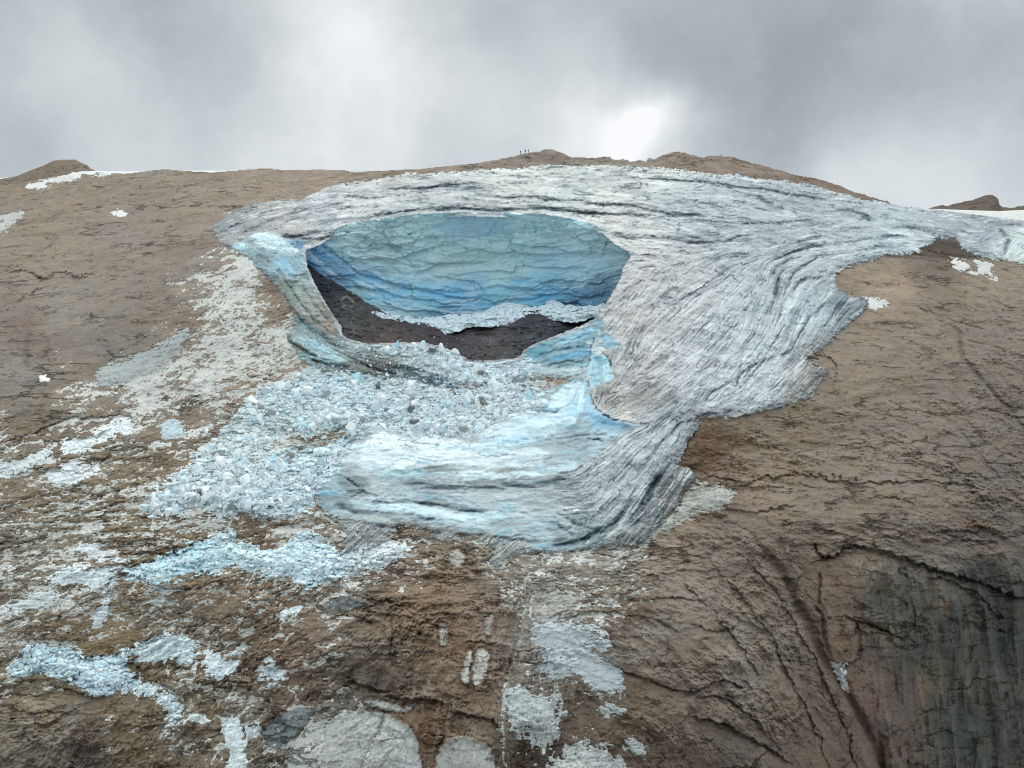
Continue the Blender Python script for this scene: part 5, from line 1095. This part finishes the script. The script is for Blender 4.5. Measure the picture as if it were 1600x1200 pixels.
LAND = [(558, 595, 4.4, 'cyan', 'largest rounded cyan ice block at the top of the rubble field'), (528, 594, 2.6, 'cyan', 'flat cyan block just left of the largest rounded one'), (628, 590, 2.6, 'grey', 'grey round block at the upper edge of the rubble right of the cyan one'),
        (590, 606, 2.6, 'dirty', 'dirty grey pointed block right of the largest cyan block'), (580, 603, 1.8, 'white', 'small white block leaning on the dirty pointed one'), (588, 640, 3.0, 'pale', 'pale blue angular block in the middle of the rubble'), (605, 644, 2.4, 'dirty', 'dark grey pyramid shaped block beside the pale blue angular one'),
        (643, 642, 2.8, 'dirty', 'dark grey tent shaped block at the rubble centre'), (648, 660, 3.0, 'dirty', 'round dark grey boulder of ice above the smooth slab'), (646, 624, 2.2, 'grey', 'grey block behind the dark tent shaped one'), (425, 646, 2.8, 'grey', 'round grey blue block at the left end of the upper rubble'),
        (524, 652, 3.0, 'pale', 'pale lilac flat block left of the rubble centre'), (566, 655, 2.4, 'grey', 'grey slanting block left of the dark pyramid'), (700, 632, 2.4, 'cyan', 'light cyan flat plate in the right half of the rubble'), (676, 548, 2.8, 'dirty', 'dirty dark tooth of ice on the cavity lip'),
        (690, 546, 2.8, 'white', 'white pointed slab on the cavity lip right of the dark tooth'), (712, 553, 3.0, 'white', 'white pyramid block on the cavity lip'), (622, 541, 3.6, 'cyan', 'cyan flat topped block on the rim of the dark cavity floor'), (648, 541, 2.6, 'pale', 'pale blue block right of the cyan flat topped one'),
        (716, 576, 3.0, 'pale', 'pale blue tilted block hanging over the blue gap'), (456, 712, 3.0, 'grey', 'grey dome shaped block in the left rubble'), (722, 596, 2.0, 'white', 'white ring shaped lump beside the blue gap'), (780, 700, 2.0, 'pale', 'low pale lump on the smooth ice slab'), (400, 655, 2.2, 'cyan', 'cyan block at the left border of the rubble field'),
        (48, 1014, 2.0, 'pale', 'tall pale block at the head of the lowest ice stream'), (345, 838, 1.8, 'pale', 'pale lump crowning the cyan ice stream'), (437, 742, 2.0, 'cyan', 'small cyan block in the lower left rubble'), (445, 640, 1.8, 'dark', 'dusky blue block near the left end of the upper rubble'),
        (805, 586, 2.4, 'white', 'white block beside the cyan shards right of the cavity lip'), (770, 655, 2.0, 'dark', 'dusky blue block at the right border of the rubble field')]
GB = 'ice blocks in the rubble'
PHR = {'white': 'white', 'pale': 'pale blue', 'cyan': 'cyan', 'grey': 'grey', 'dirty': 'dirty grey', 'dark': 'dusky blue'}


def place(x, y, r, mk, D, label, k=None, sink=.05, ):
    k = int(rb.integers(0, len(PROTO))) if k is None else k
    ob = bpy.data.objects.new('ice_block', PMESH[(k, mk)])
    p = pos(D, x, y)
    p += Vector((0, 1, -.4)).normalized() * (r * sink)
    ob.location = p
    ob.rotation_euler = tuple(rb.uniform(0, 6.28, 3))
    ob.scale = (r * rb.uniform(.9, 1.15), r * rb.uniform(.8, 1.0), r * rb.uniform(.7, 1.0))
    COL.objects.link(ob)
    tag(ob, label, 'ice block', GB)
    return ob


for k, (x, y, r, mk, lb) in enumerate(LAND):
    place(x, y, r * .8, mk, D_rub if y < 820 else (D_t1 if y < 950 else D_t2), lb, k % 10, -.6)
cand.sort(key=lambda c: -c[0])
nb = 270


SHORT = ['the largest rounded cyan block', 'the flat cyan block at the top', 'the round grey block at the upper edge', 'the pointed dirty grey block', 'the small white leaning block', 'the pale blue central block', 'the dark grey pyramid block',
         'the dark tent shaped block', 'the dark round ice boulder', 'the grey block behind the dark tent', 'the round grey blue block at far left', 'the flat lilac block', 'the slanting grey block', 'the cyan flat plate', 'the dark tooth on the lip',
         'the white pointed slab on the lip', 'the white pyramid on the lip', 'the cyan block on the cavity rim', 'the pale blue block on the rim', 'the tilted block over the blue gap', 'the grey dome in the left rubble', 'the ring shaped lump', 'the pale lump on the smooth slab',
         'the cyan block at the left border', 'the tall pale block of the lowest stream', 'the pale lump crowning the cyan stream', 'the small cyan block at lower left', 'the dusky blue block at upper left', 'the white block beside the cyan shards', 'the dusky block at the right border']
ANCH = [(a[0], a[1], b) for a, b in zip(LAND, SHORT)] + [(480, 692, 'the brown gap in the rubble'), (525, 762, 'the grey wedge of the smooth slab'), (235, 798, 'the lower left tip of the rubble'), (310, 770, 'the narrow left arm of the rubble'), (380, 800, 'the bottom rim of the rubble'), (390, 700, 'the left rim of the rubble'), (450, 790, 'the rubble corner under the slab'), (420, 750, 'the heart of the lower rubble'), (345, 735, 'the left bay of the rubble'), (590, 680, 'the top edge of the slab'), (730, 660, 'the rubble beside the slab top'), (835, 615, 'the small brown rock window'), (480, 625, 'the upper left rubble'), (500, 835, 'the head of the cyan stream')]
DIRS = ['right of', 'below and right of', 'below', 'below and left of', 'left of', 'above and left of', 'above', 'above and right of']
used = set(a[4] for a in LAND)
for i, (r, x, y, D) in enumerate(cand[:nb]):
    mk = rb.choice(['white', 'pale', 'cyan', 'grey', 'dirty', 'dark'], p=[.48, .28, .04, .08, .02, .10])
    sz = 'large' if r > 1.9 else ('middling' if r > 1.4 else 'small')
    near = sorted(range(len(ANCH)), key=lambda q: math.hypot(ANCH[q][0] - x, ANCH[q][1] - y))
    pick_ = None
    for q in near[:14]:
        a_ = math.degrees(math.atan2(y - ANCH[q][1], x - ANCH[q][0]))
        d_ = math.hypot(ANCH[q][0] - x, ANCH[q][1] - y)
        how = 'just' if d_ < 14 else ('a little' if d_ < 30 else ('some way' if d_ < 60 else 'far'))
        lb = f'{sz} {PHR[mk]} block {how} {DIRS[int(round(a_ / 45)) % 8]} {ANCH[q][2]}'
        if len(lb.split()) <= 16 and lb not in used:
            pick_ = lb
            break
    pick_ = pick_ or lb
    used.add(pick_)
    place(x, y, r, mk, D, pick_)
# the uncountable rest
rest = cand[nb:]
allv, allf, allc, base = [], [], [], 0
pal = [lin(c) for c in ((232, 238, 240), (220, 234, 240), (196, 226, 236), (200, 208, 210), (212, 228, 235), (240, 243, 243))]
for (r, x, y, D) in rest:
    v, f, _ = PROTO[int(rb.integers(0, 10))]
    p = pos(D, x, y)
    p = np.array(p) + np.array((0, .93, -.37)) * r * .0
    vv = (v * np.array([rb.uniform(.9, 1.3), rb.uniform(.7, 1), rb.uniform(.6, 1)]) * r) @ rot(rb).T + p
    allv.append(vv); allf.append(f + base); base += len(vv)
    c = pal[int(rb.choice(6, p=[.38, .26, .05, .07, .1, .14]))] * rb.uniform(.85, 1.05)
    allc.append(np.broadcast_to(np.r_[np.clip(c * K, 0, .93), 1], (len(vv), 4)))
allv = np.concatenate(allv); allf = np.concatenate(allf); allc = np.concatenate(allc)
me = bpy.data.meshes.new('ice_crumbs')
me.from_pydata(allv.tolist(), [], allf.tolist())
a = me.attributes.new('mineral', 'FLOAT_COLOR', 'POINT'); a.data.foreach_set('color', allc.astype(np.float32).ravel())
me.materials.append(M_SNOW)
o = bpy.data.objects.new('ice_crumbs', me); COL.objects.link(o)
tag(o, 'countless small ice crumbs strewn through the rubble field', 'ice crumbs', kind='stuff')
print('blocks', time.time() - T0)

# ------------------------------------------------------------------ far things behind the ridge
def far_hill(name, sky, dist, foot, col, label, cat, seed, kind=None, depth=60, rough=1.0, mat=None):
    """a hill of its own: front slope, crest and back slope, all real geometry"""
    sky = np.array(sky, float)
    x0, x1 = sky[0, 0], sky[-1, 0]
    n = int((x1 - x0) / 1.5) + 2
    xs = np.linspace(x0, x1, n)
    ys = np.interp(xs, sky[:, 0], sky[:, 1])
    m_ = 44
    t = np.linspace(-1, 1, m_)                      # -1 foot in front, 0 crest, 1 foot behind
    XX, TT = np.meshgrid(xs, t)
    crest = (600 - ys) / F * dist
    low = (600 - foot) / F * (dist - depth) - 4
    wx = (XX - 800) / F * (dist + TT * depth)
    h = crest[None] - (crest[None] - low) * np.abs(TT) ** 1.25
    yy = dist + TT * depth
    nn = fbm(wx / 7, yy / 7 + 9, 4, seed, .6, True) * np.clip(np.abs(TT) * 5, 0, 1)
    h = h + nn * .9 * rough * np.clip((crest[None] - low) / 12, .1, 1)
    me = bpy.data.meshes.new(name)
    co = np.stack([wx, yy, h], -1).reshape(-1, 3)
    idx = np.arange(n * m_).reshape(m_, n)
    q = np.stack([idx[:-1, :-1], idx[:-1, 1:], idx[1:, 1:], idx[1:, :-1]], -1).reshape(-1, 4)
    me.from_pydata(co.tolist(), [], q.tolist())
    me.polygons.foreach_set('use_smooth', np.ones(len(q), bool))
    a = me.attributes.new('mineral', 'FLOAT_COLOR', 'POINT')
    cc = np.ones((n * m_, 4), np.float32)
    cc[:, :3] = lin(col) * K * (1 + .12 * fbm(wx / 3, h / 2, 3, seed + 5))[..., None].reshape(-1, 1)
    a.data.foreach_set('color', cc.ravel())
    me.materials.append(mat or M_ROCK)
    ob = bpy.data.objects.new(name, me); COL.objects.link(ob)
    tag(ob, label, cat, kind=kind)
    return ob


far_hill('rocky_knoll', [(-60, 300), (0, 281), (25, 276.5), (50, 266), (70, 258), (84, 251), (92, 250), (105, 249.5), (118, 249.5), (126, 254), (136, 258), (142, 264), (150, 268), (160, 278)], 585, 300, (122, 110, 97),
         'rounded brown rock knoll on the skyline at far left', 'rock knoll', 700, 'structure')
far_hill('rocky_knoll', [(1440, 330), (1458, 325), (1468, 322), (1475, 321.5), (1480, 323), (1487, 320), (1500, 317.5), (1520, 313), (1530, 309), (1538, 306), (1543, 304.5), (1550, 305), (1556, 308), (1560, 312), (1561, 320), (1566, 325), (1580, 326), (1592, 324), (1605, 321), (1700, 316), (1900, 325)],
         690, 340, (98, 86, 76), 'angular dark rock knoll on the skyline at far right', 'rock knoll', 720, 'structure', rough=1.3)
far_hill('snow_field', [(1380, 345), (1440, 328), (1460, 326.5), (1500, 328), (1560, 330), (1600, 328), (1700, 330), (1960, 345)], 640, 350, (204, 206, 202), 'smooth pale snowfield behind the glacier crest at far right', 'snowfield', 730, 'structure', rough=.05, depth=50, mat=M_SNOW)
far_hill('snow_field', [(90, 275), (112, 268.3), (150, 267.3), (200, 268), (260, 266.5), (300, 266.5), (330, 266.8), (390, 266.5), (420, 270)], 560, 280, (216, 218, 218), 'thin white snow crest behind the ridge at upper left', 'snowfield', 735, 'structure', rough=.05, depth=30, mat=M_SNOW)
far_hill('snow_field', [(-200, 292), (-60, 283), (0, 278.5), (25, 275.8), (40, 278)], 620, 290, (216, 218, 218), 'sliver of snow behind the knoll at the left edge', 'snowfield', 738, 'structure', rough=.05, depth=20, mat=M_SNOW)

# ------------------------------------------------------------------ three climbers on the ridge
M_CL = {k: material('cloth_' + k, .9, .1, 0, 2, .05, fixed=c) for k, c in {'black': (26, 28, 34), 'navy': (28, 34, 48), 'grey': (44, 46, 48)}.items()}
M_SK = material('skin', .7, .2, 0, 2, .03, fixed=(150, 112, 92))


def person(loc, yaw, jacket, trousers, lean, label, pack=True):
    root = bpy.data.objects.new('person', None); COL.objects.link(root)
    root.location = loc; root.rotation_euler = (0, 0, yaw)
    tag(root, label, 'person', 'climbers standing on the ridge')
    J = {'pel': (0, 0, .93), 'chest': (lean * .1, 0, 1.3), 'neck': (lean * .18, 0, 1.5), 'head': (lean * .2, 0, 1.66),
         'kl': (.04, .12, .5), 'fl': (-.02, .16, .08), 'tl': (.14, .17, .03), 'kr': (.10, -.12, .5), 'fr': (.08, -.15, .08), 'tr': (.24, -.16, .03),
         'sl': (lean * .15, .19, 1.43), 'el': (lean * .1 + .02, .27, 1.15), 'hl': (lean * .1 + .2, .22, .98), 'sr': (lean * .15, -.19, 1.43), 'er': (lean * .1 + .04, -.26, 1.15), 'hr': (lean * .1 + .25, -.2, 1.05)}
    Rr = {'pel': .15, 'chest': .17, 'neck': .065, 'head': .11, 'kl': .075, 'fl': .05, 'tl': .045, 'kr': .075, 'fr': .05, 'tr': .045, 'sl': .075, 'el': .055, 'hl': .035, 'sr': .075, 'er': .055, 'hr': .035}
    E = [('pel', 'chest'), ('chest', 'neck'), ('neck', 'head'), ('pel', 'kl'), ('kl', 'fl'), ('fl', 'tl'), ('pel', 'kr'), ('kr', 'fr'), ('fr', 'tr'), ('chest', 'sl'), ('sl', 'el'), ('el', 'hl'), ('chest', 'sr'), ('sr', 'er'), ('er', 'hr')]
    names = list(J)
    me = bpy.data.meshes.new('body')
    me.from_pydata([J[k] for k in names], [(names.index(a_), names.index(b_)) for a_, b_ in E], [])
    ob = bpy.data.objects.new('body', me); COL.objects.link(ob); ob.parent = root
    md = ob.modifiers.new('skin', 'SKIN')
    for i, k in enumerate(names):
        me.skin_vertices[0].data[i].radius = (Rr[k], Rr[k])
    me.skin_vertices[0].data[0].use_root = True
    ss = ob.modifiers.new('sub', 'SUBSURF'); ss.levels = 1; ss.render_levels = 1
    me.materials.append(M_CL[trousers])
    # jacket and hood as a closed shell over the trunk
    def shell(nm, rings, mat, seg=12):
        bm = bmesh.new(); prev = None
        for (z, cx_, rx, ry) in rings:
            cur = [bm.verts.new((cx_ + rx * math.cos(2 * math.pi * a_ / seg), ry * math.sin(2 * math.pi * a_ / seg), z)) for a_ in range(seg)]
            if prev:
                for a_ in range(seg):
                    bm.faces.new((prev[a_], prev[(a_ + 1) % seg], cur[(a_ + 1) % seg], cur[a_]))
            else:
                bm.faces.new(cur[::-1])
            prev = cur
        bm.faces.new(prev)
        me2 = bpy.data.meshes.new(nm); bm.to_mesh(me2); bm.free(); me2.materials.append(mat)
        for p_ in me2.polygons: p_.use_smooth = True
        o2 = bpy.data.objects.new(nm, me2); COL.objects.link(o2); o2.parent = root
        return o2
    shell('jacket', [(.82, 0, .15, .2), (.95, 0, .165, .21), (1.15, lean * .07, .16, .2), (1.35, lean * .12, .175, .235), (1.45, lean * .16, .15, .22), (1.52, lean * .18, .08, .1)], M_CL[jacket])
    shell('helmet', [(1.68, lean * .2, .125, .115), (1.74, lean * .2, .12, .11), (1.79, lean * .2, .08, .075), (1.81, lean * .2, .02, .02)], M_CL['grey'])
    shell('face', [(1.56, lean * .2 + .06, .05, .05), (1.62, lean * .2 + .06, .065, .065), (1.68, lean * .2 + .05, .068, .07)], M_SK)
    if pack:
        shell('backpack', [(1.0, lean * .08 - .24, .09, .15), (1.2, lean * .1 - .27, .12, .17), (1.42, lean * .14 - .25, .11, .16), (1.5, lean * .15 - .22, .05, .09)], M_CL['navy'])
    return root


def ridge_point(x, dy=0.0):
    j = int(round((x - XS[0]) / G))
    i = int(math.ceil((ysky[j] - YS[0]) / G)) - 1
    d = float(D_bed[i, j])
    return Vector(((x - 800) / F * d, d, (600 - float(ysky[j])) / F * d))


person(ridge_point(813) + Vector((0, 0, -.15)), math.radians(200), 'black', 'black', .6, 'leftmost of the three dark climbers, standing a little apart on the ridge').scale = (1.15,) * 3
person(ridge_point(821) + Vector((0, 0, -.15)), math.radians(160), 'navy', 'black', .9, 'middle one of the three dark climbers on the ridge, leaning forward').scale = (1.15,) * 3
person(ridge_point(826) + Vector((0, 0, -.12)), math.radians(20), 'black', 'navy', .2, 'rightmost of the three dark climbers, standing upright on the ridge', False).scale = (1.15,) * 3
# summit marker
bm = bmesh.new()
for (w, z0, z1) in ((.2, -.5, .2), (.07, .2, 1.5)):
    r0 = [bm.verts.new((a * w, b * w, z0)) for a, b in ((-1, -1), (1, -1), (1, 1), (-1, 1))]
    r1 = [bm.verts.new((a * w * .8, b * w * .8, z1)) for a, b in ((-1, -1), (1, -1), (1, 1), (-1, 1))]
    bm.faces.new(r0[::-1]); bm.faces.new(r1)
    for q in range(4): bm.faces.new((r0[q], r0[(q + 1) % 4], r1[(q + 1) % 4], r1[q]))
me = bpy.data.meshes.new('summit_post'); bm.to_mesh(me); bm.free(); me.materials.append(M_CL['grey'])
o = bpy.data.objects.new('summit_post', me); COL.objects.link(o); o.location = ridge_point(1127)
tag(o, 'thin upright post on the second rock hump of the ridge', 'post')
print('done', time.time() - T0)
